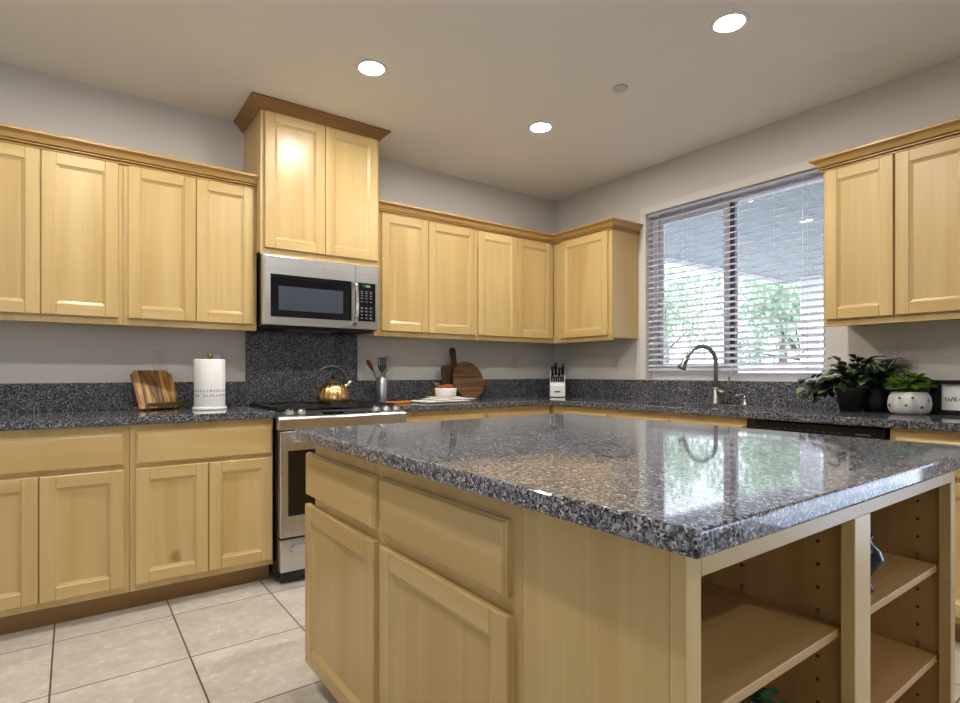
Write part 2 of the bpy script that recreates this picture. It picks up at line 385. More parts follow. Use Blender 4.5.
# ---------------------------------------------------------------- cabinetry helpers
def fmap(wall, face):
    """u along the wall, n out of the face, z up -> point.  wall 'A' faces -y, 'B' faces -x"""
    if wall == 'A': return lambda u, n, z: (u, face-n, z)
    return lambda u, n, z: (face-n, u, z)
def door_mesh(wall, face, u0, u1, z0, z1, fw=.056, t=.02):
    f = fmap(wall, face); u0, u1 = min(u0, u1), max(u0, u1); b = MB()
    hm = M['wx'] if wall == 'A' else M['wy']; c = .003
    def bar(a0, a1, b0, b1, m):
        v = [f(a0, 0, b0), f(a1, 0, b0), f(a1, 0, b1), f(a0, 0, b1), f(a0, t-c, b0), f(a1, t-c, b0), f(a1, t-c, b1), f(a0, t-c, b1)]
        k = c
        v += [f(a0+k, t, b0+k), f(a1-k, t, b0+k), f(a1-k, t, b1-k), f(a0+k, t, b1-k)]
        b.faces(v, [(0, 1, 2, 3), (0, 1, 5, 4), (1, 2, 6, 5), (2, 3, 7, 6), (3, 0, 4, 7), (4, 5, 9, 8), (5, 6, 10, 9), (6, 7, 11, 10), (7, 4, 8, 11), (8, 9, 10, 11)], m)
    bar(u0, u0+fw, z0, z1, M['wv']); bar(u1-fw, u1, z0, z1, M['wv'])
    bar(u0+fw, u1-fw, z0, z0+fw, hm); bar(u0+fw, u1-fw, z1-fw, z1, hm)
    # panel with a sloped bead all round
    a0, a1, b0, b1 = u0+fw, u1-fw, z0+fw, z1-fw; s = .013
    n1, n2 = t-.004, t-.011
    v = [f(a0, n1, b0), f(a1, n1, b0), f(a1, n1, b1), f(a0, n1, b1), f(a0+s, n2, b0+s), f(a1-s, n2, b0+s), f(a1-s, n2, b1-s), f(a0+s, n2, b1-s)]
    b.faces(v, [(0, 1, 5, 4), (2, 3, 7, 6)], hm); b.faces(v, [(1, 2, 6, 5), (3, 0, 4, 7), (4, 5, 6, 7)], M['wv'])
    return b
def drawer_mesh(wall, face, u0, u1, z0, z1, t=.02):
    f = fmap(wall, face); u0, u1 = min(u0, u1), max(u0, u1); b = MB(); m = M['wx'] if wall == 'A' else M['wy']
    def ring(n, k): return [f(u0+k, n, z0+k), f(u1-k, n, z0+k), f(u1-k, n, z1-k), f(u0+k, n, z1-k)]
    v = ring(0, 0)+ring(t-.009, 0)+ring(t-.007, .003)+ring(t-.002, .005)+ring(t, .009); fs = [(0, 1, 2, 3), (16, 17, 18, 19)]
    for r in range(4):
        for i in range(4): fs.append((r*4+i, r*4+(i+1) % 4, r*4+4+(i+1) % 4, r*4+4+i))
    return b.faces(v, fs, m)
def carcass(wall, face, u0, u1, z0, z1, back, lip=.0, fr=.02, parent=None, front=True):
    """box body with a face frame; back = distance from the face to the wall"""
    f = fmap(wall, face); u0, u1 = min(u0, u1), max(u0, u1); b = MB()
    def bb(ua, ub, na, nb, za, zb, m):
        p, q = f(ua, na, za), f(ub, nb, zb); b.box(p[0], q[0], p[1], q[1], p[2], q[2], m)
    bb(u0, u1, -back, -fr, z0+lip, z1, M['wv'])
    bb(u0, u1, -fr, 0, z0, z1, M['wv'])
    return b
def cab_root(name, wall, face, u0, u1, z0, label, cat='cabinet', group=None):
    f = fmap(wall, face); return empty(name, f((u0+u1)/2, 0, z0), label, cat, group)

# ---------------------------------------------------------------- upper cabinets
UZ0, UZ1 = 1.357, 2.185; DZ0, DZ1u = 1.392, 2.165; UF = -.305
def upper(wall, u0, u1, doors, label, group, z0=UZ0, z1=UZ1, dz=(DZ0, DZ1u), face=UF, back=None):
    r = cab_root('upper_cabinet', wall, face, u0, u1, z0, label, 'cabinet', group)
    carcass(wall, face, u0, u1, z0, z1, -face-.002 if back is None else back, .018).build('body', None, r, .0015, seg=1)
    for a, c in doors: door_mesh(wall, face, a, c, dz[0], dz[1]).build('door', None, r)
    return r
G1 = 'maple upper cabinets'
upper('A', -3.955, -3.294, [(-3.935, -3.623), (-3.619, -3.314)], 'two-door maple upper cabinet at the far left end of the back wall', G1)
upper('A', -3.293, -2.645, [(-3.273, -2.964), (-2.960, -2.665)], 'two-door maple upper cabinet just left of the tall microwave cabinet, above the paper towel', G1)
upper('A', -1.914, -1.092, [(-1.862, -1.510), (-1.506, -1.102)], 'two-door maple upper cabinet just right of the microwave, above the utensil crock', G1)
upper('A', -1.091, -.306, [(-1.078, -.704), (-.700, -.326)], 'two-door maple upper cabinet on the back wall ending in the room corner', G1)
upper('B', -.925, -.306, [(-.895, -.410)], 'single-door maple upper cabinet between the room corner and the window', G1)
upper('B', -2.992, -2.351, [(-2.664, -2.366), (-2.972, -2.672)], 'two-door maple upper cabinet right of the window above the plants', G1)
# tall cabinet over the microwave
TF = -.385
t = upper('A', -2.645, -1.916, [(-2.625, -2.277), (-2.273, -1.93)], 'tall narrow maple cabinet above the microwave reaching up to the ceiling', G1, 1.787, 2.645, (1.825, 2.598), TF)
def sweep(path, prof, m):
    """path: list of (x,y) with the outside on the right-hand side when walking; prof: (n,z)"""
    P = [Vector((p[0], p[1])) for p in path]; b = MB(); rows = []
    for i, p in enumerate(P):
        d0 = (P[i]-P[i-1]).normalized() if i else None; d1 = (P[i+1]-P[i]).normalized() if i+1 < len(P) else None
        n0 = Vector((d0.y, -d0.x)) if d0 else None; n1 = Vector((d1.y, -d1.x)) if d1 else None
        if n0 is None: nn = n1
        elif n1 is None: nn = n0
        else: nn = (n0+n1)/(1+n0.dot(n1))
        rows.append([(p.x+nn.x*n, p.y+nn.y*n, z) for n, z in prof])
    k = len(prof); vs_ = [q for r_ in rows for q in r_]
    for i in range(len(P)-1):
        mm = m[i] if isinstance(m, list) else m
        b.faces(rows[i]+rows[i+1], [(j, (j+1) % k, k+(j+1) % k, k+j) for j in range(k)], mm)
    b.faces(rows[0], [tuple(range(k))], m[0] if isinstance(m, list) else m); b.faces(rows[-1], [tuple(range(k))], m[-1] if isinstance(m, list) else m)
    return b
cp = [(0, 2.168), (.009, 2.168), (.012, 2.171), (.012, 2.175), (.001, 2.176), (.001, 2.181), (.016, 2.182), (.019, 2.184), (.019, 2.188), (.006, 2.189), (.006, 2.194), (.021, 2.195), (.024, 2.201), (.032, 2.213), (.043, 2.223), (.050, 2.225), (.053, 2.228), (.053, 2.237), (.050, 2.240), (.0, 2.240)]
FR = UF-.0006
G2 = 'stepped maple crown mouldings'
tag(sweep([(-3.956, 0), (-3.956, FR), (-2.646, FR)], cp, [M['crowny'], M['crown']]).build('crown_molding', None, None, loc=(-3.3, FR, 2.168)),
    'stepped maple crown moulding above the left back-wall upper cabinets', 'crown molding', G2)
tag(sweep([(-1.915, FR), (FR, FR), (FR, -.926), (0, -.926)], cp, [M['crown'], M['crowny'], M['crown']]).build('crown_molding', None, None, loc=(-1.1, FR, 2.172)),
    'stepped maple crown moulding wrapping the corner upper cabinets up to the window', 'crown molding', G2)
tag(sweep([(0, -2.350), (FR, -2.350), (FR, -2.993), (0, -2.993)], cp, [M['crown'], M['crowny'], M['crown']]).build('crown_molding', None, None, loc=(FR, -2.7, 2.172)),
    'stepped maple crown moulding above the upper cabinet right of the window', 'crown molding', G2)
tp = [(0, 2.602), (.008, 2.602), (.014, 2.610), (.050, 2.648), (.058, 2.652), (.058, 2.661), (0, 2.661)]
sweep([(-2.6455, 0), (-2.6455, TF-.0005), (-1.9155, TF-.0005), (-1.9155, 0)], tp, [M['crownd']]*3).build('crown', None, t)['label'] = 'flared darker crown'

# ---------------------------------------------------------------- base cabinets
BF = -.612; BZ0, BZ1 = .10, .875
DRZ = (.690, .838); DOZ = (.132, .670)
def base(wall, u0, u1, drawers, doors, label, group='maple base cabinets', face=BF, back=None, drz=DRZ, doz=DOZ, toe=.075, z0=BZ0, hollow=False):
    r = cab_root('base_cabinet', wall, face, u0, u1, 0, label, 'cabinet', group)
    bk = -face-.004 if back is None else back
    b = carcass(wall, face, u0, u1, z0, .66 if hollow else BZ1, bk, 0)
    if hollow:                                   # the sink hangs into this one: front, sides and back only above the floor of the well
        for (ua, ub, na, nb) in ((u0, u1, -.02, 0), (u0, u0+.018, -bk, -.02), (u1-.018, u1, -bk, -.02), (u0+.018, u1-.018, -bk, -bk+.012)):
            p, q = fmap(wall, face)(ua, na, .66), fmap(wall, face)(ub, nb, BZ1); b.box(p[0], q[0], p[1], q[1], p[2], q[2], M['wv'])
    b.build('body', None, r, .0015, seg=1)
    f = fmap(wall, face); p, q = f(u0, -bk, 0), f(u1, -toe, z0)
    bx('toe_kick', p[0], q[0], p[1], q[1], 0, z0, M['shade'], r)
    for a, c in drawers: drawer_mesh(wall, face, a, c, *drz).build('drawer', None, r)
    for a, c in doors: door_mesh(wall, face, a, c, *doz).build('door', None, r)
    return r
base('A', -3.955, -3.287, [(-3.935, -3.310)], [(-3.935, -3.618), (-3.614, -3.308)], 'maple base cabinet with wide drawer at the far left end of the back wall')
stain = base('A', -3.286, -2.640, [(-3.263, -2.647)], [(-3.266, -2.957), (-2.953, -2.648)], 'maple base cabinet immediately left of the range, below the paper towel')
sd_ = [c for c in stain.children if c.name.startswith('door')][0]
for sl_ in sd_.material_slots:
    if sl_.material == M['wv']: sd_.data.materials[sl_.slot_index] = M['wstain']
sd_['label'] = 'door with a brown stain low on its panel'
base('A', -1.885, -1.243, [(-1.865, -1.260)], [(-1.865, -1.563), (-1.559, -1.260)], 'maple base cabinet immediately right of the range, mostly hidden by the island')
base('A', -1.242, -.633, [(-1.224, -.655)], [(-1.224, -.941), (-.937, -.655)], 'maple base cabinet on the back wall nearest the room corner, below the round board')
base('B', -1.164, -.002, [(-1.155, -.740)], [(-1.155, -.740)], 'maple base cabinet in the corner of the window wall beside the knife block')
base('B', -2.108, -1.165, [(-1.628, -1.180), (-2.095, -1.636)], [(-1.628, -1.180), (-2.095, -1.636)], 'maple sink base cabinet under the window and faucet', hollow=True)
base('B', -3.36, -2.742, [(-3.34, -2.765)], [(-3.049, -2.765), (-3.34, -3.053)], 'maple base cabinet right of the dishwasher below the white pumpkin planter')

# ---------------------------------------------------------------- countertops and splashes
CZ0, CZ1 = .8755, .914
def slab(name, outer, hole, z0, z1, label, bevel=.006, cat='countertop', group=None, mat='granite'):
    bm = bmesh.new(); es = []
    for loop in [outer]+([hole] if hole else []):
        vv = [bm.verts.new((x, y, z0)) for x, y in loop]
        es += [bm.edges.new((vv[i], vv[(i+1) % len(vv)])) for i in range(len(vv))]
    if hole: bmesh.ops.triangle_fill(bm, edges=es, use_beauty=True)
    else: bm.faces.new(vv)
    g = bmesh.ops.extrude_face_region(bm, geom=list(bm.faces))
    for v in g['geom']:
        if isinstance(v, bmesh.types.BMVert): v.co.z = z1
    b = MB(); b.bm.free(); b.bm = bm
    cx = sum(p[0] for p in outer)/len(outer); cy = sum(p[1] for p in outer)/len(outer)
    return tag(b.build(name, M[mat], None, bevel, (cx, cy, z0), 3), label, cat, group)
slab('countertop', [(-3.975, -.6445), (-2.637, -.6445), (-2.637, -.001), (-3.975, -.001)], None, CZ0, CZ1, 'speckled grey granite countertop left of the range')
SX0, SX1, SY0, SY1 = -.55, -.185, -2.02, -1.25
slab('countertop', [(-1.888, -.6445), (-.6438, -.6445), (-.6438, -3.385), (-.001, -3.385), (-.001, -.001), (-1.888, -.001)],
     [(SX0, SY0), (SX1, SY0), (SX1, SY1), (SX0, SY1)], CZ0, CZ1, 'L-shaped speckled grey granite countertop running from the range past the sink')
GS = 'granite backsplashes'; SZ = 1.062
def splash(x0, x1, y0, y1, z0, z1, label): return tag(bx('backsplash', x0, x1, y0, y1, z0, z1, M['granite'], None, .002, ((x0+x1)/2, (y0+y1)/2, z0)), label, 'backsplash', GS)
splash(-3.975, -2.636, -.021, -.001, CZ1, SZ, 'low granite backsplash strip behind the wooden stand and paper towel')
splash(-2.635, -1.900, -.021, -.001, CZ1-.0, 1.378, 'tall granite backsplash panel behind the range below the microwave')
splash(-1.899, -.022, -.021, -.001, CZ1, SZ, 'low granite backsplash strip behind the utensil crock and cutting boards')
splash(-.021, -.001, -3.385, -.001, CZ1, SZ, 'low granite backsplash strip under the window behind the faucet')
# sink
s = empty('kitchen_sink', (-.37, -1.635, .70), 'stainless undermount sink set in the granite below the window', 'sink')
b = MB(); tk = .004; zb = .70
b.box(SX0-.012, SX1+.012, SY0-.012, SY1+.012, zb-tk, zb)
b.box(SX0-.012, SX0-.008, SY0-.012, SY1+.012, zb, CZ0-.0005).box(SX1+.008, SX1+.012, SY0-.012, SY1+.012, zb, CZ0-.0005)
b.box(SX0-.012, SX1+.012, SY0-.012, SY0-.008, zb, CZ0-.0005).box(SX0-.012, SX1+.012, SY1+.008, SY1+.012, zb, CZ0-.0005)
b.build('basin', M['steel'], s)
MB().lathe([(.0, 0), (.04, 0), (.045, .003), (.03, .004), (.0, .002)], (-.37, -1.635, zb), 24).build('drain', M['chrome'], s)

# ---------------------------------------------------------------- island
IX0, IX1 = -2.797, -1.538
IDR = (.672, .826); IDO = (.066, .640)
G3 = 'island cabinets'
base('B', -2.224, -1.690, [(-2.205, -1.640)], [(-2.208, -1.638)], 'maple island cabinet with drawer over door at the far end facing the range', G3, IX0, IX1-IX0, IDR, IDO, .07, .055)
base('B', -2.830, -2.225, [(-2.796, -2.243)], [(-2.806, -2.247)], 'maple island cabinet with drawer over door between the far cabinet and the plain end panel', G3, IX0, IX1-IX0, IDR, IDO, .07, .055)
slab('island_countertop', [(-2.855, -3.239), (-1.513, -3.239), (-1.513, -1.650), (-2.855, -1.650)], None, CZ0, CZ1, 'large polished speckled grey granite island top in the foreground', mat='granite_brightened')
k = empty('island_bookcase', (-2.18, -3.02, 0), 'open maple bookcase with adjustable shelves at the near end of the island', 'bookcase')
YB, YFf = -2.831, -3.184; FT = .027
bx('side_panel', IX0, IX0+.018, YFf+FT, YB, 0, BZ1, M['wv'], k)
ph = MB(); ph.box(IX1-.018, IX1, YFf+FT, YB, 0, BZ1, M['inner'])
dv = MB(); dv.box(-2.190, -2.152, YFf+FT, YB-.012, .11, BZ1, M['inner'])
for face_x, sgn in ((-2.190, -1), ):
    for yy in (-3.105, -2.935):
        for i in range(14):
            z = .20+.05*i; dv.lathe([(.004, 0), (.004, .001)], (face_x-.001, yy, z), 8, M['slot'], False, None, 'x')
dv.build('divider', None, k)
for yy in (-3.105, -2.935):
    for i in range(14): ph.lathe([(.004, 0), (.004, .001)], (IX1-.0191, yy, .20+.05*i), 8, M['slot'], False, None, 'x')
ph.build('side_panel', None, k)
bx('back_panel', IX0+.018, IX1-.018, YB-.012, YB, .0, BZ1, M['inner'], k)
bx('bottom_panel', IX0+.018, IX1-.018, YFf+FT, YB-.012, .09, .108, M['shelf'], k)
bx('stile', IX0, IX0+.039, YFf, YFf+FT, 0, BZ1, M['wv'], k, .002)
bx('stile', -2.211, -2.130, YFf, YFf+FT, .108, .818, M['wv'], k, .002)
bx('stile', -1.575, IX1, YFf, YFf+FT, 0, BZ1, M['wv'], k, .002)
bx('rail', IX0+.039, -1.575, YFf, YFf+FT, .818, BZ1, M['wx'], k, .002)
bx('rail', IX0+.039, -1.575, YFf, YFf+FT, 0, .108, M['wx'], k, .002)
for (x0, x1, z) in ((IX0+.021, -2.193, .582), (IX0+.021, -2.193, .335), (-2.149, IX1-.022, .585), (-2.149, IX1-.022, .335)):
    sh = bx('shelf', x0, x1, -3.152, YB-.016, z-.019, z, M['shelf'], k, .0015)
    for xx, sg in ((x0-.0028, 1), (x1+.0028, -1)):
        for yy in (-3.105, -2.935):
            b = MB(); b.prism([(0, -.026), (.014, -.026), (.014, -.0192), (.0026, -.0192), (.0026, .018), (0, .018)], lambda u, v, t_: (xx+u*sg, yy-.005+.010*t_, z+v)); b.build('shelf_clip', M['clip'], sh)

# ---------------------------------------------------------------- range
RX0, RX1 = -2.632, -1.894; RF = -.70
r = empty('gas_range', (-2.263, -.35, 0), 'stainless steel slide-in gas range between the back-wall base cabinets', 'range')
b = MB(); b.box(RX0, RX1, -.655, -.03, .035, .872, M['black']); b.box(RX0+.05, RX1-.05, -.62, -.06, 0, .035, M['black'])
b.build('body', None, r)
bx('cooktop', RX0, RX1, -.60, -.0215, .8985, .906, M['bglass'], r, .003)
# sloping control console
b = MB(); pr = [(-.60, .9065), (-.60, .872), (-.656, .872), (-.656, .815), (-.703, .815), (-.708, .872), (-.700, .882), (-.64, .900)]
b.prism(pr, lambda y, z, t_: (RX0-.004 if t_ == 0 else RX1+.004, y, z)); b.build('control_panel', M['steel'], r, .003)
def pz(y): return .882+(y+.70)*.018/.06 if y < -.64 else .900+(y+.64)*.0065/.04
sl = math.atan2(.018, .06)
for i, x in enumerate((-2.567, -2.502, -2.065, -2.000, -1.935)):
    b = MB(); y0 = -.655
    b.lathe([(.026, 0), (.026, .004), (.023, .006), (.021, .016), (.019, .021), (.0, .022)], (0, 0, 0), 24, M['steel'])
    b.lathe([(.028, -.002), (.028, .0015)], (0, 0, 0), 24, M['black'])
    b.box(-.004, .004, -.019, .019, .0205, .026, M['nickel'])
    bmesh.ops.rotate(b.bm, verts=b.bm.verts, cent=(0, 0, 0), matrix=Matrix.Rotation(sl, 3, 'X'))
    bmesh.ops.translate(b.bm, verts=b.bm.verts, vec=(x, y0, pz(y0)+.0015)); b.build('knob', None, r)
b = MB(); n = Vector((0, -math.sin(sl), math.cos(sl)))
def onp(x, y, h): return Vector((x, y, pz(y)+.0006+h))
b.faces([onp(-2.39, -.688, 0), onp(-2.10, -.688, 0), onp(-2.10, -.645, 0), onp(-2.39, -.645, 0)], [(0, 1, 2, 3)], M['bglass'])
for i in range(9):
    for j in range(2):
        x = -2.27+i*.018; y = -.678+j*.017; b.faces([onp(x, y, .0004), onp(x+.010, y, .0004), onp(x+.010, y+.007, .0004), onp(x, y+.007, .0004)], [(0, 1, 2, 3)], M['button'])
b.build('display', None, r)
# oven door
dr = bx('oven_door', RX0+.004, RX1-.004, RF, -.657, .250, .808, M['steelz'], r, .004)
b = MB(); b.box(RX0+.044, RX1-.044, RF-.003, RF-.0005, .362, .705); dw = b.build('oven_window', M['bglass'], dr)
b = MB(); zz = .765; yh = -.752
b.tube([(RX0+.05, yh, zz), (RX1-.05, yh, zz)], .0125, 14)
for x in (RX0+.075, RX1-.075): b.tube([(x, RF-.001, zz), (x, yh, zz)], .010, 10)
b.build('door_handle', M['steel'], dr)
df = bx('drawer_front', RX0+.004, RX1-.004, RF, -.657, .070, .240, M['steelz'], r, .004)
b = MB(); zz = .200
b.tube([(RX0+.045, yh, zz), (RX1-.045, yh, zz)], .0125, 14)
for x in (RX0+.065, RX1-.065): b.tube([(x, RF-.001, zz), (x, yh, zz)], .010, 10)
b.build('drawer_handle', M['steel'], df)
bx('kick_plate', RX0+.01, RX1-.01, -.675, -.656, .012, .062, M['black'], r)
for i in range(3):                                             # three cast iron grates
    x0 = RX0+.012+i*.240; x1 = x0+.234; b = MB(); z0, z1 = .916, .928; ya, yb = -.585, -.045
    for x in (x0, x1-.012): b.box(x, x+.012, ya, yb, z0, z1)
    for y in (ya, (ya+yb)/2-.006, yb-.012): b.box(x0, x1, y, y+.012, z0, z1)
    xm = (x0+x1)/2
    for y in (ya+.14, yb-.14):
        b.box(x0, xm-.03, y-.005, y+.005, z0, z1).box(xm+.03, x1, y-.005, y+.005, z0, z1)
        b.box(xm-.005, xm+.005, y-.12, y-.03, z0, z1).box(xm-.005, xm+.005, y+.03, y+.12, z0, z1)
    for x in (x0, x1-.012):
        for y in (ya, yb-.012): b.box(x, x+.012, y, y+.012, .906, z0)
    b.build('grate', M['iron'], r, .002, seg=1)
for x, y in ((-2.50, -.44), (-2.50, -.18), (-2.263, -.31), (-2.02, -.44), (-2.02, -.18)):
    MB().lathe([(.045, 0), (.045, .004), (.034, .006), (.034, .009), (0, .009)], (x, y, .9062), 20).build('burner', M['iron'], r)

# ---------------------------------------------------------------- microwave
m = empty('microwave', (-2.28, -.2, 1.382), 'stainless over-the-range microwave with black window hung below the tall cabinet', 'microwave')
MX0, MX1, MZ0, MZ1 = -2.640, -1.922, 1.3825, 1.7865
b = MB(); b.box(MX0+.004, MX1-.004, -.372, -.003, MZ0, MZ1); b.build('body', M['black'], m, .003)
XS = -2.084
def front(x0, x1, nm):
    b = MB(); ya, yb = -.412, -.3725; rr = .014; pl = []
    left = abs(x0-MX0) < 1e-6
    pl = [(x0, yb), (x0, ya+rr), (x0+rr*.35, ya+rr*.35), (x0+rr, ya)] if left else [(x0, yb), (x0, ya)]
    pl += [(x1, ya), (x1, yb)] if left else [(x1-rr, ya), (x1-rr*.35, ya+rr*.35), (x1, ya+rr), (x1, yb)]
    b.prism(pl, lambda x, y, t_: (x, y, 1.388 if t_ == 0 else MZ1-.006)); return b.build(nm, M['steel'], m, .002)
dm = front(MX0, XS, 'door'); cf = front(XS+.002, MX1, 'control_fascia')
bx('window_surround', -2.597, -2.112, -.4145, -.4125, 1.435, 1.678, M['bglass'], dm, .002)
bx('window_mesh', -2.553, -2.168, -.4156, -.4146, 1.474, 1.612, M['midglass'], dm)
b = MB(); pts = [(-2.096, -.413, 1.672), (-2.096, -.440, 1.660)]+[(-2.096, -.448-.012*math.sin(PI*i/8), 1.655-.225*i/8) for i in range(9)]+[(-2.096, -.440, 1.424), (-2.096, -.413, 1.412)]
b.tube(pts, .0125, 12); b.build('handle', M['chrome'], dm)
cpn = MB(); cpn.box(-2.070, -1.953, -.4145, -.4125, 1.437, 1.676, M['bglass'])
b = MB(); b.box(-2.04, -1.985, -.4150, -.4146, 1.648, 1.666, M['slot']); b.box(-2.018, -1.990, -.4154, -.4151, 1.651, 1.663, M['led'])
b.build('clock_display', None, cf)
b = cpn
for j, z in enumerate((1.620, 1.608, 1.594, 1.578, 1.556)):
    for i in range(3): b.box(-2.052+i*.030, -2.036+i*.030, -.4150, -.4146, z, z+.005, M['button'])
for j in range(4):
    for i in range(3): b.box(-2.052+i*.030, -2.038+i*.030, -.4150, -.4146, 1.452+j*.021, 1.461+j*.021, M['button'])
b.build('control_panel', None, cf)
b = MB(); c0 = (-2.277, -.4125, 1.728)
b.lathe([(.0, .0), (.017, .0), (.017, -.0012), (.0, -.0012)], c0, 28, M['nickel'], False, None, 'y')
b.tube([(c0[0]+.0145*math.cos(a*PI/12), c0[1]-.0016, c0[2]+.0145*math.sin(a*PI/12)) for a in range(25)], .0014, 6, M['white'])
b.tube([(c0[0]+x, c0[1]-.0016, c0[2]+z) for x, z in ((-.001, .006), (-.006, .008), (-.009, .003), (-.007, -.004), (-.003, -.004), (-.002, .001), (-.003, -.008), (-.007, -.009))], .0015, 6, M['white'])
b.tube([(c0[0]+x, c0[1]-.0016, c0[2]+z) for x, z in ((.002, .000), (.007, .003), (.008, .007), (.004, .008), (.002, .002), (.003, -.006), (.007, -.008), (.010, -.003))], .0015, 6, M['white'])
b.build('round_badge', None, dm)
b = MB(); b.box(MX0+.03, MX1-.03, -.37, -.05, 1.374, 1.3822, M['slot']); b.box(-2.45, -2.15, -.30, -.12, 1.372, 1.3738, M['nickel']); b.build('underside_vent', None, m)

# ---------------------------------------------------------------- dishwasher
d = empty('dishwasher', (-.3, -2.425, 0), 'black dishwasher under the counter between sink cabinet and right cabinet', 'dishwasher')
bx('tub', -.59, -.03, -2.735, -2.114, .10, .868, M['black'], d)
bx('door', -.635, -.591, -2.733, -2.116, .105, .760, M['black'], d, .004)
b = MB(); b.box(-.640, -.591, -2.733, -2.116, .765, .868, M['bglass'])
for i in range(10): b.box(-.6408, -.6402, -2.25-.035*i, -2.232-.035*i, .835, .838, M['ink'])
b.box(-.6408, -.6402, -2.68, -2.62, .833, .840, M['ink']); b.build('control_panel', None, d)
bx('kick_plate', -.57, -.55, -2.73, -2.12, 0, .10, M['black'], d)

# ---------------------------------------------------------------- faucet and soap dispenser
f = empty('kitchen_faucet', (-.13, -1.638, CZ1), 'brushed nickel gooseneck pull-down faucet behind the sink', 'faucet')
dx, dy = -.86, .51; bxx, byy = -.13, -1.638
def arc(sx, z): return (bxx+dx*sx, byy+dy*sx, z)
b = MB(); b.lathe([(.030, 0), (.030, .006), (.025, .010), (.024, .10), (.020, .108), (.0, .108)], (bxx, byy, CZ1), 24); b.build('base_column', M['nickel'], f)
pts = [arc(0, CZ1+.10), arc(0, 1.10), arc(0, 1.18)]; R = .098
for i in range(1, 15):
    a = PI-PI*i/14*.86; pts.append(arc(R+R*math.cos(a), 1.182+R*1.06*math.sin(a)))
e = Vector(pts[-1]); dd = (Vector(pts[-1])-Vector(pts[-2])).normalized()
sp = MB().tube(pts+[e+dd*.02], .0135, 14).build('spout', M['nickel'], f)
MB().tube([e+dd*.018, e+dd*.025, e+dd*.055, e+dd*.085, e+dd*.098], [.0145, .017, .019, .026, .024], 16).build('spray_head', M['nickel'], sp)
b = MB(); b.box(-.004, .004, -.003, .003, -.014, .014)
q = dd.to_track_quat('Z', 'Y').to_matrix(); side = Vector((-dy, dx, 0))
bmesh.ops.rotate(b.bm, verts=b.bm.verts, cent=(0, 0, 0), matrix=q); bmesh.ops.translate(b.bm, verts=b.bm.verts, vec=e+dd*.055-side*0+Vector((dx, dy, 0))*-.0+Vector((-.016, -.010, -.002)))
b.build('spray_button', M['rubber'], sp)
b = MB(); hz = CZ1+.075
b.tube([(bxx+.0, byy-.015, hz), (bxx+.0, byy-.045, hz), (bxx, byy-.062, hz+.006)], [.020, .021, .016], 14)
b.tube([(bxx, byy-.058, hz+.006), (bxx+.01, byy-.078, hz+.05), (bxx+.016, byy-.082, hz+.10)], [.008, .007, .006], 10); b.build('lever_handle', M['nickel'], f)
so = empty('soap_dispenser', (-.13, -1.83, CZ1), 'small chrome soap dispenser on the granite right of the faucet', 'soap dispenser')
MB().lathe([(.022, 0), (.022, .006), (.012, .012), (.010, .05), (.012, .055), (.0, .058)], (-.13, -1.83, CZ1), 18).build('base', M['chrome'], so)
MB().tube([(-.13, -1.83, CZ1+.052), (-.13, -1.83, CZ1+.062), (-.15, -1.82, CZ1+.066), (-.185, -1.80, CZ1+.060)], [.007, .008, .007, .006], 10).build('nozzle', M['chrome'], so)

# ---------------------------------------------------------------- window blinds
bl = empty('window_blinds', (.04, -1.615, WZ0), 'white horizontal slat blinds hanging open in the kitchen window', 'blinds')
b = MB(); ya, yb = WY0+.006, WY1-.006
bx('headrail', .012, .068, ya, yb, WZ1-.024, WZ1-.001, M['rail'], bl, .003)
tilt = math.radians(19); zt = WZ1-.052; pitch = .0418; ns = 27
for i in range(ns):
    z = zt-pitch*i; hw = .026
    pf = []
    for j in range(5):
        u = -hw+2*hw*j/4; cv = .0025*(1-(u/hw)**2); pf.append((u*math.cos(tilt)-cv*math.sin(tilt)+.04, z+u*math.sin(tilt)+cv*math.cos(tilt)))
    th = .0046; poly = pf+[(x, zz-th) for x, zz in reversed(pf)]
    b.prism(poly, lambda x, zz, t_: (x, ya if t_ == 0 else yb, zz))
b.build('slats', M['slat'], bl)
bx('bottom_rail', .014, .066, ya, yb, zt-pitch*ns-.004, zt-pitch*ns+.016, M['slat'], bl, .003)
zb_ = zt-pitch*ns
for y in (WY1-.06, -1.30, -1.62, -1.94, WY0+.10):
    b = MB()
    for x in (.0125, .0675): b.tube([(x, y, WZ1-.025), (x, y, zb_)], .0011, 6)
    b.build('ladder_cord', M['slat'], bl)
MB().tube([(.008, WY1-.10, WZ1-.025), (.006, WY1-.10, 1.35)], .0022, 8).build('tilt_wand', M['vinyl'], bl)
b = MB(); b.tube([(.008, WY0+.125, WZ1-.025), (.006, WY0+.125, 1.26)], .0014, 6); b.lathe([(.003, .03), (.008, .0), (.004, -.004)], (.006, WY0+.125, 1.235), 10); b.build('lift_cord', M['vinyl'], bl)

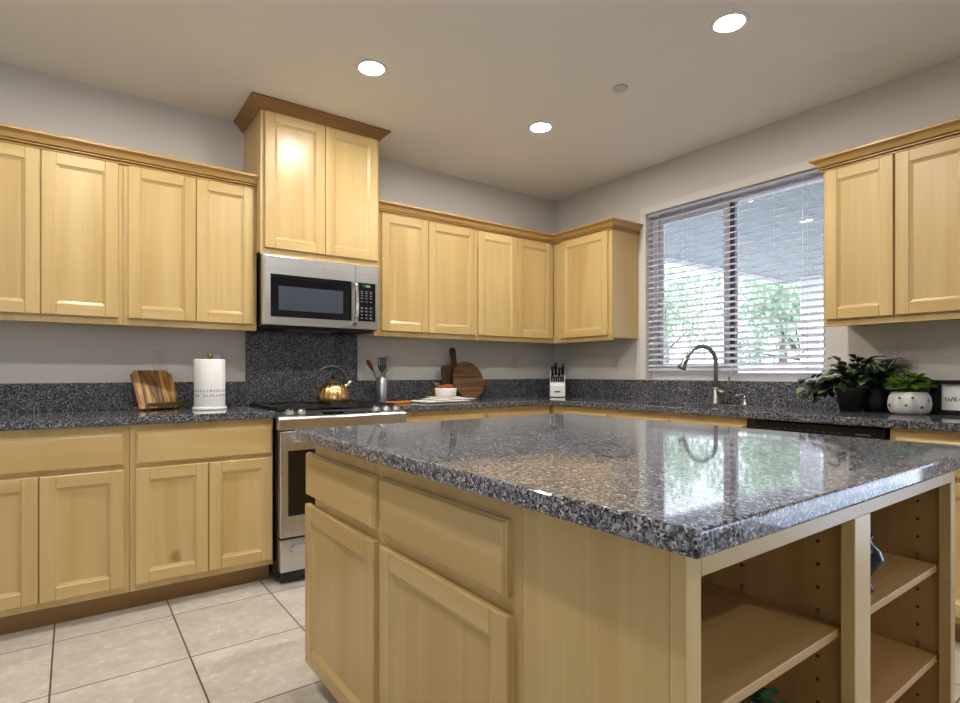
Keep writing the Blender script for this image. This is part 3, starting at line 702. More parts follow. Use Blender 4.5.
# ---------------------------------------------------------------- ceiling lamps and detector
G4 = 'round recessed ceiling lamps'
def downlight(x, y, label):
    o = empty('ceiling_light', (x, y, H), label, 'ceiling light', G4)
    MB().lathe([(.058, -.0015), (.062, -.006), (.078, -.005), (.081, -.0005), (.079, -.0002), (.058, -.0002)], (x, y, H), 40).build('trim_ring', M['white'], o)
    MB().lathe([(.0, -.0030), (.058, -.0030), (.058, -.0022), (.0, -.0022)], (x, y, H), 40, None, False).build('lens', M['lamp'], o)
    return o
for (x, y, lb) in ((-2.275, -1.045, 'lit round recessed ceiling lamp nearest the tall microwave cabinet'), (-1.120, -1.045, 'lit round recessed ceiling lamp nearest the room corner'),
                   (-1.157, -2.315, 'lit round recessed ceiling lamp nearest the right-hand upper cabinet'), (-2.30, -2.315, 'lit round recessed ceiling lamp over the island'),
                   (-3.45, -1.045, 'lit round recessed ceiling lamp over the left counter'), (-3.45, -2.315, 'lit round recessed ceiling lamp over the floor left of the island'),
                   (-1.98, -4.85, 'lit round recessed ceiling lamp in the room beyond the near end of the island')): downlight(x, y, lb)
dt = empty('smoke_detector', (-1.098, -1.66, H), 'small round white detector disc on the ceiling between the lamps', 'smoke detector')
MB().lathe([(.040, -.0005), (.040, -.006), (.036, -.009), (.0, -.010)], (-1.098, -1.66, H), 32).build('cover', M['plate'], dt)

# ---------------------------------------------------------------- outlets and switches
def outlet(wall, u, z, label, double=False, switch=False, name='wall_outlet'):
    f = fmap(wall, 0); o = empty(name, f(u, 0, z), label, 'outlet' if not switch else 'switch', 'wall plates')
    wd = .115 if double else .070
    def bb(b, ua, ub, na, nb, za, zb, m):
        p, q = f(ua, na, za), f(ub, nb, zb); b.box(p[0], q[0], p[1], q[1], p[2], q[2], m)
    b = MB(); bb(b, u-wd/2, u+wd/2, .0005, .005, z-.057, z+.057, M['plate']); pl_ = b.build('plate', None, o, .002)
    for uc in ((u-.023, u+.023) if double else (u,)):
        b = MB()
        if switch: bb(b, uc-.016, uc+.016, .0052, .008, z-.033, z+.033, M['white'])
        else:
            for zc in (z-.020, z+.020):
                bb(b, uc-.015, uc+.015, .0052, .007, zc-.013, zc+.013, M['plate'])
                for s_ in (-.006, .006): bb(b, uc+s_-.001, uc+s_+.001, .0072, .0076, zc-.003, zc+.006, M['slot'])
                bb(b, uc-.002, uc+.002, .0072, .0076, zc-.010, zc-.006, M['slot'])
        b.build('rocker' if switch else 'socket', None, pl_)
outlet('A', -3.095, 1.188, 'duplex outlet plate on the back wall above the wooden stand')
outlet('A', -2.795, 1.192, 'wall plate half hidden behind the paper towel roll', False, True, 'wall_switch')
outlet('A', -1.640, 1.185, 'outlet plate on the back wall behind the utensils in the steel crock')
outlet('A', -.460, 1.192, 'outlet plate on the back wall left of the knife block')
outlet('B', -.690, 1.190, 'wall plate on the window wall between knife block and window')
outlet('B', -2.530, 1.205, 'double outlet plate on the window wall behind the plants', True)

# ---------------------------------------------------------------- counter items, back wall
# wooden stand with brass ledge
o = empty('recipe_stand', (-3.11, -.185, CZ1), 'striped acacia wood recipe stand with a brass ledge leaning by the backsplash', 'recipe stand')
hw, hh, nt = .108, .215, .022; b = MB(); lean = .115
poly = [(-hw, .008), (hw, .008), (hw, hh-nt), (hw-.010, hh-nt+.004), (hw-nt, hh-.006), (hw-nt-.004, hh), (-hw+nt+.004, hh), (-hw+nt, hh-.006), (-hw+.010, hh-nt+.004), (-hw, hh-nt)]
b.prism(poly, lambda u, v, t_: (u, .0+lean*v/hh+(.016 if t_ else 0), v)); bd = b.build('board', M['acacia'], o, .002)
bd.location = (0, 0, 0)
b = MB(); b.box(-.085, .118, -.030, -.001, .022, .027); b.box(-.085, .118, -.034, -.030, .022, .042); lg = b.build('ledge', M['brass'], o, .001)
b = MB(); b.prism([(0.016, .0), (.10, .0), (.105, .016), (.03, .016)], lambda y, z, t_: (-.10 if t_ == 0 else -.085, y, z)).prism([(0.016, .0), (.10, .0), (.105, .016), (.03, .016)], lambda y, z, t_: (.085 if t_ == 0 else .10, y, z))
b.prism([(.112, .16), (.120, .16), (.108, .0), (.098, .0)], lambda y, z, t_: (-.03 if t_ == 0 else .03, y, z))
ft = b.build('support', M['acacia'], o, .001)
for ch in (bd, lg, ft): ch.data.transform(Matrix.Translation(Vector((-3.11, -.185, CZ1))))  # meshes were built round the stand's own base
for ch in (bd, lg, ft):
    ch.location = Vector((0, 0, 0))
o.rotation_euler = (0, 0, math.radians(20))

# paper towel holder and roll
px, py = -2.888, -.285
o = empty('paper_towel_holder', (px, py, CZ1), 'white paper towel holder base with a small brass finial, under the roll', 'paper towel holder')
MB().lathe([(.088, 0), (.088, .008), (.082, .018), (.0, .018)], (px, py, CZ1), 40).build('base', M['ceramic'], o)
MB().lathe([(.008, .0185), (.008, .282), (.0, .282)], (px, py, CZ1), 14).build('rod', M['brass'], o)
MB().lathe([(.009, .2825), (.013, .287), (.015, .297), (.010, .306), (.0, .308)], (px, py, CZ1), 16).build('finial', M['brass'], o)
rl = empty('paper_towel_roll', (px, py, CZ1+.0185), 'white paper towel roll with a dark printed lettering band on the holder', 'paper towel roll')
MB().lathe([(.020, .0), (.077, .0), (.0785, .004), (.0785, .252), (.076, .257), (.020, .257), (.020, .0)], (px, py, CZ1+.0185), 48).build('paper', M['paper'], rl)
b = MB(); rnd = random.Random(3)
for zc in (.060, .085):
    for i in range(30):
        a = 2*PI*i/30
        if rnd.random() < .12: continue
        def cp_(da, z): return (px+.0790*math.cos(a+da), py+.0790*math.sin(a+da), CZ1+.0185+zc+z)
        k_ = rnd.randint(0, 3); wd = .055
        b.faces([cp_(-wd, -.006), cp_(-wd+.03, -.006), cp_(-wd+.03, .006), cp_(-wd, .006)], [(0, 1, 2, 3)])
        if k_ in (0, 2): b.faces([cp_(wd-.03, -.006), cp_(wd, -.006), cp_(wd, .006), cp_(wd-.03, .006)], [(0, 1, 2, 3)])
        if k_ in (0, 1): b.faces([cp_(-wd, .0035), cp_(wd, .0035), cp_(wd, .006), cp_(-wd, .006)], [(0, 1, 2, 3)])
        if k_ in (1, 3): b.faces([cp_(-wd, -.006), cp_(wd, -.006), cp_(wd, -.0035), cp_(-wd, -.0035)], [(0, 1, 2, 3)])
b.build('printed_band', M['ink'], rl, merge=False)

# kettle
kx, ky, kz = -2.205, -.345, .9282
o = empty('kettle', (kx, ky, kz), 'copper-gold ribbed kettle with dark looped handle on the range', 'kettle')
fl = lambda a, h: 1+.045*abs(math.cos(a*9))*(1 if .008 < h < .12 else .3)
MB().lathe([(.0, .0), (.088, .0), (.092, .006), (.095, .025), (.092, .055), (.081, .090), (.062, .115), (.045, .125), (.040, .127), (.0, .128)], (kx, ky, kz), 96, None, True, fl).build('body', M['copper'], o)
MB().lathe([(.040, .1285), (.036, .133), (.012, .136), (.006, .142), (.006, .150), (.0, .150)], (kx, ky, kz), 28).build('lid', M['copper'], o)
MB().lathe([(.005, .150), (.012, .155), (.014, .163), (.009, .171), (.0, .172)], (kx, ky, kz), 18).build('lid_knob', M['black'], o)
MB().tube([(kx+.070, ky, kz+.092), (kx+.092, ky, kz+.108), (kx+.108, ky, kz+.128), (kx+.116, ky, kz+.138)], [.020, .017, .014, .013], 16).build('spout', M['chrome'], o)
hp = []
for i in range(19):
    a = math.radians(205-205*i/18-5); hp.append((kx-.012+.098*math.cos(a), ky, kz+.128+.098*math.sin(a)))
hp = [(kx-.070, ky, kz+.102)]+hp+[(kx+.074, ky, kz+.103)]
MB().tube(hp, [.006]+[.0105]*19+[.006], 12).build('handle', M['dkhandle'], o)

# utensil crock and utensils
ux, uy = -1.767, -.130
o = empty('utensil_crock', (ux, uy, CZ1), 'brushed steel utensil crock holding cooking tools right of the range', 'utensil crock')
MB().lathe([(.0, .0), (.038, .0), (.039, .003), (.039, .168), (.0375, .170), (.036, .168), (.036, .006), (.0, .006)], (ux, uy, CZ1), 36).build('cylinder', M['steelz'], o)
def tool(name, label, top, foot, head, mat, cat):
    o = empty(name, foot, label, cat, 'tools in the utensil crock')
    return o
ft_ = Vector((ux+.010, uy, CZ1+.0075)); tp_ = Vector((ux-.008, uy-.012, 1.125)); o = empty('slotted_turner', ft_, 'dark slotted turner upright in the middle of the steel crock', 'kitchen utensil', 'tools in the utensil crock')
MB().tube([ft_, tp_], [.004, .005], 10).build('handle', M['steelz'], o)
b = MB(); cxh, z0 = tp_.x-.002, 1.117; y_ = tp_.y-.006
b.prism([(-.006, 0), (.006, 0), (.022, .020), (.031, .04), (.031, .05), (-.031, .05), (-.031, .04), (-.022, .020)], lambda u, v, t_: (cxh+u, y_-.002-.05*v+(.003 if t_ else 0), z0+v))
for i in range(5): b.prism([(-.031+.0140*i, .05), (-.025+.0140*i, .05), (-.025+.0140*i, .098), (-.031+.0140*i, .098)], lambda u, v, t_: (cxh+u, y_-.002-.05*v+(.003 if t_ else 0), z0+v))
b.prism([(-.031, .094), (.031, .094), (.026, .104), (-.026, .104)], lambda u, v, t_: (cxh+u, y_-.002-.05*v+(.003 if t_ else 0), z0+v))
b.build('head', M['dkhandle'], o)
ft_ = Vector((ux+.022, uy+.008, CZ1+.0075)); tp_ = Vector((ux-.052, uy+.004, 1.105)); o = empty('wooden_spoon', ft_, 'narrow wooden spoon leaning out at the left of the steel crock', 'kitchen utensil', 'tools in the utensil crock')
en = tp_+Vector((-.056, .0, .100)); MB().tube([ft_, ft_.lerp(tp_, .85), tp_, tp_+Vector((-.014, 0, .03))], [.004, .005, .005, .006], 10).build('handle', M['nickel'], o)
b = MB(); b.tube([tp_+Vector((-.014, 0, .026)), tp_+Vector((-.028, 0, .05)), tp_+Vector((-.045, 0, .082)), en], [.006, .013, .016, .008], 12); b.build('bowl', M['brown'], o)
ft_ = Vector((ux-.018, uy-.010, CZ1+.0075)); tp_ = Vector((ux+.028, uy+.004, 1.13)); o = empty('wire_whisk', ft_, 'shiny steel whisk leaning out at the right of the steel crock', 'kitchen utensil', 'tools in the utensil crock')
MB().tube([ft_, tp_], [.006, .006], 10).build('handle', M['chrome'], o); dv_ = (tp_-ft_).normalized(); b = MB()
e1 = dv_.orthogonal().normalized(); e2 = dv_.cross(e1)
for j in range(6):
    a = PI*j/6; s_ = e1*math.cos(a)+e2*math.sin(a); L = .105
    b.tube([tp_+dv_*(-.004)+s_*.003]+[tp_+dv_*(L*(.5-.5*math.cos(PI*i/12)) if i < 12 else L)+s_*(.030*math.sin(PI*i/12)**.8 if i < 12 else 0) for i in range(1, 13)], .0012, 6)
    b.tube([tp_+dv_*(-.004)-s_*.003]+[tp_+dv_*(L*(.5-.5*math.cos(PI*i/12)) if i < 12 else L)-s_*(.030*math.sin(PI*i/12)**.8 if i < 12 else 0) for i in range(1, 13)], .0012, 6)
b.build('wires', M['chrome'], o)
ft_ = Vector((ux+.0, uy+.018, CZ1+.0075)); tp_ = Vector((ux+.018, uy+.026, 1.135)); o = empty('serving_spoon', ft_, 'steel serving spoon standing behind the whisk in the crock', 'kitchen utensil', 'tools in the utensil crock')
MB().tube([ft_, tp_], .0045, 8).build('handle', M['nickel'], o); MB().ball(tp_+Vector((.004, 0, .035)), (.025, .008, .04), None, 16).build('bowl', M['nickel'], o)

# orange spatula lying on the counter
o = empty('orange_spatula', (-1.785, -.41, CZ1), 'orange flat spatula lying on the granite just right of the range', 'spatula')
b = MB(); b.prism([(-.075, -.012), (-.02, -.018), (.06, -.020), (.072, -.012), (.072, .012), (.06, .020), (-.02, .018), (-.075, .012)], lambda x, y, t_: (-1.775+x, -.41+y, CZ1+(.001 if t_ == 0 else .018)))
b.build('blade', M['orange'], o, .004); MB().tube([(-1.846, -.41, CZ1+.0095), (-1.86, -.408, CZ1+.010), (-1.878, -.406, CZ1+.011)], [.009, .008, .009], 10).build('handle', M['orange'], o)

# cloth, bowl, brown block
def cloth_pile():
    b = MB(); rnd = random.Random(5)
    def layer(x0, x1, y0, y1, z0, th, seed):
        nx, ny = 26, 12; top, bot = [], []
        for j in range(ny+1):
            for i in range(nx+1):
                u, v = i/nx, j/ny; x = x0+(x1-x0)*u; y = y0+(y1-y0)*v
                ex = min(u, 1-u)*nx; ey = min(v, 1-v)*ny; rim = min(1, min(ex, ey)/1.6+.25)
                wv = .004*noise.noise((x*14+seed, y*14, seed))
                top.append((x+.006*noise.noise((y*20, seed, 1)), y+.006*noise.noise((x*20, seed, 2)), z0+th*.5+(th*.5)*rim+wv*rim)); bot.append((top[-1][0], top[-1][1], z0+th*.5-(th*.5)*rim+(wv*rim if z0 > .001 else 0)))
        n = len(top); q = nx+1; fs = []
        for j in range(ny):
            for i in range(nx):
                a = j*q+i; fs += [(a, a+1, a+q+1, a+q), (n+a, n+a+q, n+a+q+1, n+a+1)]
        for i in range(nx): fs += [(i, n+i, n+i+1, i+1), (ny*q+i, ny*q+i+1, n+ny*q+i+1, n+ny*q+i)]
        for j in range(ny): fs += [(j*q, (j+1)*q, n+(j+1)*q, n+j*q), (j*q+nx, n+j*q+nx, n+(j+1)*q+nx, (j+1)*q+nx)]
        b.faces(top+bot, fs, None, True)
    layer(-1.64, -1.27, -.50, -.28, CZ1+.0005, .014, 1); layer(-1.55, -1.22, -.49, -.29, CZ1+.0145, .011, 4); layer(-1.50, -1.32, -.46, -.27, CZ1+.0255, .009, 9)
    return b
tag(cloth_pile().build('folded_towel', M['cloth'], None, 0, (-1.46, -.36, CZ1)), 'folded white kitchen towel on the granite beneath the white bowl', 'towel')
bx_, by_, bz_ = -1.405, -.385, CZ1+.036
o = empty('white_bowl', (bx_, by_, bz_), 'straight-sided white ceramic bowl standing on the folded towel', 'bowl')
MB().lathe([(.0, .0), (.066, .0), (.071, .004), (.076, .058), (.074, .060), (.070, .058), (.066, .008), (.0, .008)], (bx_, by_, bz_), 40).build('vessel', M['ceramic'], o)
b = MB(); rnd = random.Random(11)
for i in range(22):
    a = rnd.random()*2*PI; rr_ = .044*math.sqrt(rnd.random()); s_ = rnd.uniform(.016, .024)
    b.ball((bx_+rr_*math.cos(a), by_+rr_*math.sin(a), bz_+.055+rnd.random()*.020), (s_, s_*.8, s_*.7), None, 10)
b.ball((bx_, by_, bz_+.035), (.060, .060, .028), None, 16)
tag(b.build('dried_fruit', M['terracotta'], None, 0, (bx_, by_, bz_+.02)), 'red-brown dried pieces heaped in the white bowl', 'dried fruit', None, 'stuff')
o = empty('pepper_mill', (-1.370, -.195, CZ1), 'short brown wooden mill behind the white bowl', 'pepper mill')
MB().lathe([(.0, 0), (.034, 0), (.035, .03), (.028, .07), (.030, .085), (.0, .085)], (-1.370, -.195, CZ1), 20).build('body', M['brown'], o)
MB().lathe([(.022, .0855), (.033, .095), (.035, .115), (.025, .132), (.0, .136)], (-1.370, -.195, CZ1), 20).build('cap', M['walnut'], o)

# cutting boards leaning on the backsplash
def leaning(f_z, y_bot, y_top, htot): return lambda u, v, t_, th=.016: (u, y_bot+(y_top-y_bot)*v/htot-(th if t_ else 0), v)
o = empty('paddle_board', (-1.128, -.07, CZ1), 'dark rectangular wooden paddle board with upright handle leaning behind the round board', 'cutting board')
b = MB(); hh = .395
pl = [(-.118, .004), (.118, .004), (.118, .235), (.108, .255), (.040, .262), (.028, .275), (.024, .300), (.026, .375), (.018, .392), (0, .397), (-.018, .392), (-.026, .375), (-.024, .300), (-.028, .275), (-.040, .262), (-.108, .255), (-.118, .235)]
b.prism(pl, lambda u, v, t_: (-1.128+u, -.10+.062*v/.397-(.016 if t_ else 0), CZ1+v)); b.build('board', M['walnut'], o, .003)
b = MB(); b.lathe([(.006, -.0002), (.0065, -.0015), (.006, -.0030)], (-1.128, -.1188+.062*.372/.397, CZ1+.372), 14, None, True, None, 'y'); b.build('hanging_hole', M['slot'], o)
o = empty('round_board', (-1.038, -.12, CZ1), 'round striped wooden board with short side handle leaning on the backsplash', 'cutting board')
b = MB(); Rb = .143; pl = [(Rb*math.cos(2*PI*i/56), Rb+Rb*math.sin(2*PI*i/56)) for i in range(56)]
fnc = lambda u, v, t_: (-1.038+u, -.165+.085*v/(2*Rb)-(.018 if t_ else 0), CZ1+.001+v)
b.prism(pl, fnc); b.build('disc', M['roundw'], o, .004)
ca, sa = math.cos(math.radians(-8)), math.sin(math.radians(-8))
pl = [(Rb-.014, -.020), (Rb+.05, -.018), (Rb+.068, -.022), (Rb+.078, -.012), (Rb+.078, .012), (Rb+.068, .022), (Rb+.05, .018), (Rb-.014, .020)]
b = MB(); b.prism([(x*ca-y*sa, Rb+x*sa+y*ca) for x, y in pl], lambda u, v, t_: (-1.038+u, -.1645+.085*v/(2*Rb)-(.017 if t_ else 0), CZ1+.001+v)); b.build('handle', M['walnut'], o, .003)

# knife block in the corner (faces the room diagonally)
KL = Vector((-.240, -.290, CZ1)); KA = math.radians(-45)
o = empty('knife_block', KL, 'white knife block full of black-handled knives in the counter corner', 'knife block')
KM = Matrix.Translation(KL) @ Matrix.Rotation(KA, 4, 'Z')        # local -y looks into the room
def kp(x, y, z): return KM @ Vector((x, y, z))
b = MB(); prf = [(-.075, .004), (.075, .004), (.075, .215), (.052, .222), (-.068, .106), (-.075, .096)]
b.prism(prf, lambda y, z, t_: kp(-.062 if t_ == 0 else .062, y, z)); b.build('block', M['ceramic'], o, .004)
b = MB(); b.prism([(-.07, 0), (.07, 0), (.07, .004), (-.07, .004)], lambda y, z, t_: kp(-.058 if t_ == 0 else .058, y, z)); b.build('base_pad', M['rubber'], o)
b = MB(); b.prism([(.026*math.cos(2*PI*i/24), .046+.0065*math.sin(2*PI*i/24)) for i in range(24)], lambda x, z, t_: kp(x, -.0752-(.0008 if t_ else 0), z)); b.build('maker_badge', M['ink'], o)
slope = Vector((0, .120, .116)).normalized(); nrm = Vector((0, -.116, .120)).normalized()
ordn = ['first', 'second', 'third', 'fourth', 'fifth', 'sixth']
def knife(x, tpos, L, wd, label, name='kitchen_knife', group='knives in the white block'):
    p = Vector((x, -.068, .106))+slope*tpos; k_ = empty(name, kp(*p), label, 'knife', group)
    d_ = (nrm*.55+Vector((0, 0, 1))*.60).normalized()
    def q(a, off=Vector((0, 0, 0))): return kp(*(p+d_*a+off))
    b = MB(); b.tube([q(.0012), q(.010)], [wd*.75, wd*.75], 10); b.build('bolster', M['chrome'], k_)
    b = MB(); b.tube([q(.0102), q(.02), q(L*.55), q(L*.85), q(L)], [wd*.8, wd, wd*.9, wd*1.1, wd*.6], 10); b.build('handle', M['black'], k_)
for i in range(6): knife(-.047+.0188*i, .022, .055, .0090, 'black steak knife, %s from the left in the front row of the white block' % ordn[i], 'steak_knife', 'steak knives in the white block')
for i, (L, wd) in enumerate(((.100, .0135), (.118, .0145), (.094, .013), (.108, .014))): knife(-.042+.0275*i, .085+.012*(i % 2), L, wd, 'long black knife handle, %s from the left in the rear row of the white block' % ordn[i])
p = Vector((.046, -.068, .106))+slope*.125; k_ = empty('honing_steel', kp(*p), 'thin honing steel with pale ring at the rear right of the white block', 'honing steel')
MB().tube([kp(*(p+Vector((0, -.0, .003)))), kp(*(p+Vector((0, -.01, .03))))], .0035, 8).build('shaft', M['chrome'], k_); MB().tube([kp(*(p+Vector((0, -.01, .0302)))), kp(*(p+Vector((0, -.03, .085))))], [.008, .009], 10).build('handle', M['black'], k_)

# ---------------------------------------------------------------- plants and planter, window wall
def trailing_plant():
    x0, y0 = -.225, -2.448
    o = empty('potted_plant', (x0, y0, CZ1), 'dark-leaved trailing plant in a matt black pot right of the window', 'plant')
    MB().lathe([(.0, 0), (.048, 0), (.066, .105), (.070, .107), (.070, .125), (.064, .125), (.060, .105), (.0, .105)], (x0, y0, CZ1), 36).build('pot', M['pot'], o)
    b = MB(); b.lathe([(.0, .112), (.0605, .108)], (x0, y0, CZ1), 20); b.build('soil', M['soil'], o)
    rnd = random.Random(21); st = MB(); lf = MB()
    top = Vector((x0, y0, CZ1+.11))
    for i in range(52):
        a = rnd.uniform(0, 2*PI); out = rnd.uniform(.03, .13); h = rnd.uniform(.02, .17)
        if i % 3 == 0: a = PI/2+rnd.uniform(-.5, .5); out = rnd.uniform(.12, .23); h = rnd.uniform(-.05, .07)
        if i % 7 == 1: a = -PI/2+rnd.uniform(-.4, .4); out = rnd.uniform(.06, .13); h = rnd.uniform(.05, .14)
        dx_ = math.cos(a)*out
        if dx_ > .12: dx_ = .12
        tip = top+Vector((dx_, math.sin(a)*out, h)); mid = top.lerp(tip, .5)+Vector((0, 0, .05+.25*out))
        P = [top.lerp(mid, t_/4).lerp(mid.lerp(tip, t_/4), t_/4) for t_ in range(5)]
        P[0] = P[0]+Vector((rnd.uniform(-.03, .03), rnd.uniform(-.03, .03), -.01)); st.tube(P, .0018, 6)
        for j in range(1, 5):
            for s_ in (-1, 1):
                dd_ = (P[j]-P[j-1]).normalized(); sd_ = dd_.cross(Vector((0, 0, 1)))*s_
                dr_ = (dd_*.5+sd_*.9+Vector((0, 0, rnd.uniform(-.2, .35)))).normalized()
                L = rnd.uniform(.042, .068); w_ = L*rnd.uniform(.52, .70)
                base_ = P[j]
                if base_.x+dr_.x*L > -.028: continue
                lf.leaf(base_, dr_, (0, 0, 1), L, w_, M['leafl'] if rnd.random() < .14 else M['leafd'], .22, .35)
    st.build('stems', M['stem'], o); lf.build('leaves', None, o, merge=False, recalc=False)
trailing_plant()
def second_plant():
    x0, y0 = -.102, -2.520
    o = empty('potted_plant', (x0, y0, CZ1), 'dark-leaved plant in a speckled navy pot behind the pumpkin planter', 'plant')
    MB().lathe([(.0, 0), (.052, 0), (.066, .03), (.068, .07), (.060, .115), (.062, .12), (.055, .12), (.052, .105), (.0, .105)], (x0, y0, CZ1), 36).build('pot', M['potn'], o)
    MB().lathe([(.0, .110), (.052, .108)], (x0, y0, CZ1), 20).build('soil', M['soil'], o)
    rnd = random.Random(8); st = MB(); lf = MB(); top = Vector((x0, y0, CZ1+.11))
    for i in range(34):
        a = rnd.uniform(0, 2*PI); out = rnd.uniform(.02, .12); h = rnd.uniform(.05, .165)
        tip = top+Vector((min(math.cos(a)*out, .05), math.sin(a)*out, h)); P = [top+Vector((0, 0, -.01)), top.lerp(tip, .5)+Vector((0, 0, .015)), tip]
        st.tube(P, .002, 6)
        for j in range(1, 3):
            for s_ in range(3):
                dr_ = Vector((math.cos(a+s_*2.1), math.sin(a+s_*2.1), rnd.uniform(-.1, .4))); L = rnd.uniform(.045, .07)
                if P[j].x+dr_.x*L > -.028: continue
                lf.leaf(P[j], dr_, (0, 0, 1), L, L*.6, M['leafd'], .2, .3)
    st.build('stems', M['stem'], o); lf.build('leaves', None, o, merge=False, recalc=False)
second_plant()
def pumpkin():
    x0, y0 = -.202, -2.693
    o = empty('pumpkin_planter', (x0, y0, CZ1), 'white pumpkin-shaped planter with black stars and bright green succulent', 'plant')
    rf = lambda a, h: 1+.075*(abs(math.cos(a*4.5))-.6)
    prof = [(.0, .0), (.052, .0), (.072, .006), (.083, .026), (.086, .054), (.081, .084), (.071, .104), (.057, .110), (.052, .100), (.0, .096)]
    MB().lathe(prof, (x0, y0, CZ1), 90, None, True, rf).build('pot', M['pumpkin'], o)
    b = MB()
    ang0 = math.atan2(-3.6472-y0, -3.4967-x0)
    for da, z, s_ in ((-.46, .080, .0075), (.16, .082, .0075), (-.14, .046, .008), (.58, .038, .008), (1.1, .070, .0075), (-1.1, .042, .0075)):
        a = ang0+da; rr = .0855 if z < .06 else .0815
        rr *= rf(a, z); c_ = Vector((x0+rr*math.cos(a), y0+rr*math.sin(a), CZ1+z)); n_ = Vector((math.cos(a), math.sin(a), .0 if z < .06 else .25)).normalized()
        sd_ = Vector((-math.sin(a), math.cos(a), 0)); up_ = n_.cross(sd_)
        pts = [c_+n_*.0035+(sd_*math.sin(PI*i/5)+up_*math.cos(PI*i/5))*(s_ if i % 2 == 0 else s_*.45) for i in range(10)]
        b.prism([(i, 0) for i in range(10)], lambda i, _, t_: pts[int(i)]-n_*(.005 if t_ else 0))
    b.build('star_cutouts', M['slot'], o)
    rnd = random.Random(4); lf = MB(); lg = MB()
    for i in range(80):
        a = rnd.uniform(0, 2*PI); q = math.sqrt(rnd.random()); c_ = Vector((x0+.088*q*math.cos(a), y0+.088*q*math.sin(a), CZ1+.108+.110*(1-q*q*.75)*rnd.uniform(.25, 1)))
        for j in range(7):
            aa = j*2*PI/7+rnd.random(); lf.leaf(c_-Vector((0, 0, .004)), (math.cos(aa), math.sin(aa), rnd.uniform(.3, 1.0)), (0, 0, 1), .034, .027, M['leafg'] if rnd.random() < .8 else M['leafd'], .3, .2)
        if c_.z > CZ1+.09: lg.tube([Vector((x0+(c_.x-x0)*.5, y0+(c_.y-y0)*.5, CZ1+.095)), c_], .0018, 5)
    lf.build('succulent_leaves', None, o, merge=False, recalc=False); lg.build('stems', M['stem'], o)
pumpkin()
# framed welcome sign
o = empty('framed_sign', (-.083, -2.90, CZ1), 'black-framed white sign with cursive black writing at the right end of the counter', 'sign')
SYa, SYb, Z0, Z1 = -2.748, -3.065, CZ1, 1.080; XF, XB = -.105, -.060
b = MB(); w_ = .020
b.box(XF, XB, SYb, SYa, Z0, Z0+w_).box(XF, XB, SYb, SYa, Z1-w_, Z1).box(XF, XB, SYa-.044, SYa, Z0+w_, Z1-w_).box(XF, XB, SYb, SYb+w_*1.6, Z0+w_, Z1-w_); b.build('frame', M['black'], o, .002)
bx('panel', XF+.014, XF+.018, SYb+.01, SYa-.01, Z0+.01, Z1-.01, M['paper'], o)
L_ = {'w': [(0, 1), (.08, .3), (.22, 0), (.38, .25), (.48, .9), (.56, .25), (.72, 0), (.88, .35), (.95, 1), (1.1, .8)], 'e': [(0, .3), (.45, .45), (.6, .8), (.35, 1), (.1, .7), (.12, .2), (.4, 0), (.8, .25)],
      'l': [(0, .25), (.4, 1.4), (.62, 2.9), (.48, 3.3), (.28, 2.8), (.22, .5), (.4, 0), (.75, .25)], 'c': [(.6, .85), (.4, 1), (.1, .7), (.12, .2), (.4, 0), (.8, .25)],
      'o': [(.4, 1), (.1, .7), (.1, .25), (.35, 0), (.6, .3), (.6, .75), (.4, 1), (.6, .9), (.9, .95)], 'm': [(0, .9), (.1, .95), (.12, 0), (.15, .6), (.35, 1), (.45, .8), (.45, 0), (.5, .6), (.7, 1), (.8, .8), (.8, .1), (.95, 0), (1.1, .25)]}
b = MB(); yy = -2.804; ch_w = {'w': .034, 'e': .022, 'l': .024, 'c': .026, 'o': .028, 'm': .040}; xh = .021
for c_ in 'welcome':
    P = [(XF+.0132, yy-u*ch_w[c_]*.85, .978+v*xh) for u, v in L_[c_]]; b.tube(P, .0016, 6); yy -= ch_w[c_]*.96
b.build('lettering', M['slot'], o)

# ---------------------------------------------------------------- things on the island shelves
o = empty('navy_vase', (-1.935, -3.10, .585), 'small round dark navy vase on the right upper shelf of the island bookcase', 'vase')
MB().lathe([(.0, 0), (.024, 0), (.022, .010), (.014, .030), (.026, .048), (.042, .068), (.045, .082), (.038, .102), (.022, .116), (.018, .125), (.022, .132), (.016, .132), (.014, .12), (.0, .11)], (-1.935, -3.10, .585), 32).build('body', M['navy'], o)
MB().lathe([(.0165, .1325), (.0235, .1325), (.0235, .136), (.0165, .136), (.0165, .1325)], (-1.935, -3.10, .585), 28).build('rim', M['navy'], o)
o = empty('leafy_plant', (-2.34, -3.055, .335), 'small blue-green leafy plant on the lower left shelf of the island bookcase', 'plant')
MB().lathe([(.0, 0), (.032, 0), (.040, .04), (.036, .04), (.0, .034)], (-2.34, -3.055, .335), 24).build('pot', M['pot'], o)
b = MB(); rnd = random.Random(6)
for i in range(70):
    a = rnd.uniform(0, 2*PI); q = rnd.uniform(.0, 1); c_ = Vector((-2.34+.055*q*math.cos(a), -3.055+.05*q*math.sin(a), .375+.055*rnd.random()))
    b.leaf(c_, (math.cos(a), math.sin(a), rnd.uniform(-.2, .9)), (0, 0, 1), .032, .022, M['leafb'], .25, .3)
b.build('leaves', None, o, merge=False, recalc=False)

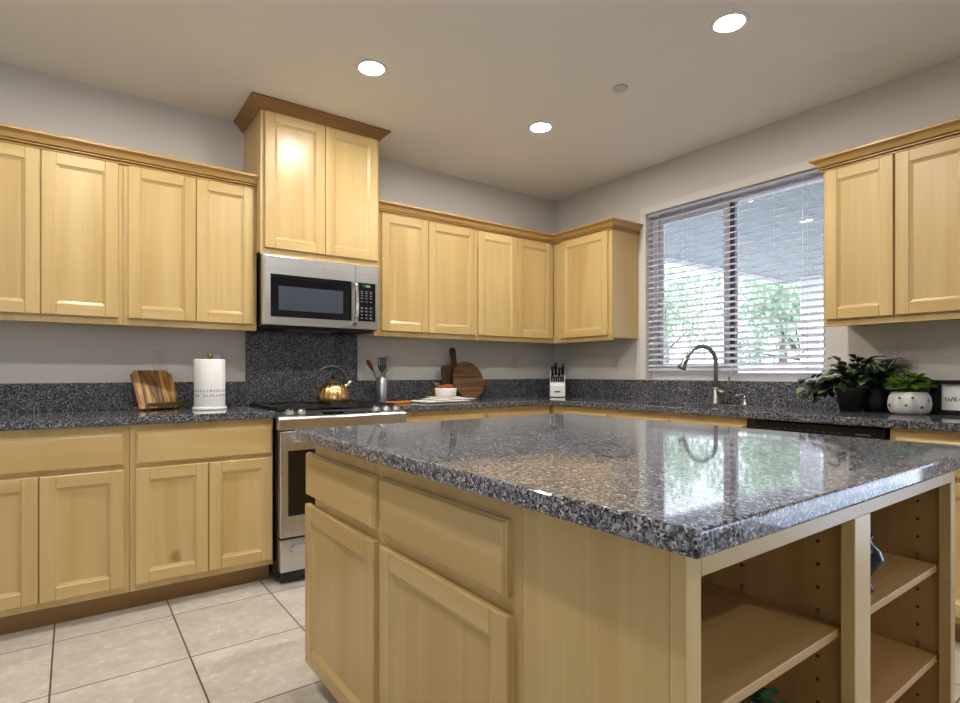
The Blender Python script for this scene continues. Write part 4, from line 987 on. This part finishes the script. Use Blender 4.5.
# ---------------------------------------------------------------- outside the window
gl_ = struct(bx('patio_ground', TH+.01, 40, -20, 20, -.25, -.15, M['patio']))
pc = struct(bx('patio_ceiling', TH+.01, 5.2, -7.0, .40, 2.50, 2.72, M['soffit']))
bx('fascia', 5.2, 5.24, -7.0, .44, 2.44, 2.76, M['post'], pc); bx('fascia', TH+.01, 5.2, .40, .44, 2.44, 2.76, M['post'], pc)
tag(bx('patio_post', 4.95, 5.12, -.16, .10, -.149, 2.498, M['post'], None, .01, (5.03, -.03, -.149)), 'white square patio post seen through the right side of the window', 'post')
tag(bx('garden_wall', 9.0, 9.2, -14, 16, -.149, 1.35, M['fence'], None, 0, (9.1, 1, -.149)), 'pale garden wall seen low through the window blinds', 'garden wall')
o = empty('patio_light', (.735, -1.79, 2.4995), 'round white-ringed lamp in the patio ceiling at the top right of the window', 'ceiling light')
MB().lathe([(.060, -.001), (.064, -.010), (.098, -.008), (.102, -.001), (.060, -.0008)], (.735, -1.79, 2.4995), 32).build('trim_ring', M['white'], o)
MB().lathe([(.0, -.002), (.060, -.002), (.060, -.001), (.0, -.001)], (.735, -1.79, 2.4995), 32).build('lens', M['post'], o)
def tree_meshes(seed):
    rnd = random.Random(seed); b = MB()
    blobs = [(Vector((rnd.uniform(-1.1, 1.1), rnd.uniform(-1.1, 1.1), rnd.uniform(1.7, 3.9))), rnd.uniform(.5, .95)) for _ in range(11)]
    for i in range(2600):
        c_, r_ = rnd.choice(blobs); v = Vector((rnd.gauss(0, 1), rnd.gauss(0, 1), rnd.gauss(0, 1))).normalized()*r_*rnd.uniform(.5, 1)
        p = c_+v; d_ = Vector((rnd.uniform(-1, 1), rnd.uniform(-1, 1), rnd.uniform(-1, .6))); b.leaf(p, d_, (0, 0, 1), rnd.uniform(.10, .18), rnd.uniform(.06, .11), None, .2, .3)
    t_ = MB(); t_.tube([(0, 0, 0), (.05, .02, 1.2), (.02, -.03, 2.0), (.1, .05, 3.0)], [.12, .09, .07, .03], 10)
    for c_, r_ in blobs[:6]: t_.tube([(.03, 0, 1.6), c_], [.04, .012], 7)
    return b, t_
protos = []
for s_ in (1, 2):
    b, t_ = tree_meshes(s_); o = empty('garden_tree', (0, 0, 0), 'x', 'tree', 'trees beyond the patio')
    b.build('crown', M['tleaf'], o, merge=False, recalc=False); t_.build('trunk', M['bark'], o); protos.append(o)
spots = [(10.6, 6.6, .95, 'leafy green tree behind the garden wall at the left edge of the window'), (10.8, 2.6, .88, 'leafy green tree behind the garden wall right of the window stile'),
         (15.6, 5.3, 1.45, 'leafy green tree further back, between the two nearer garden trees'), (10.5, -1.5, .85, 'leafy green tree behind the garden wall on the far side of the patio post'), (17.5, 11.3, 1.4, 'tall leafy tree furthest back beyond the garden wall')]
for i, (x, y, s_, lb) in enumerate(spots):
    o = protos[i] if i < 2 else copy_tree(protos[i % 2])
    o.location = (x, y, -.15); o.scale = (s_, s_, s_*1.12); o.rotation_euler = (0, 0, i*1.3); o['label'] = lb
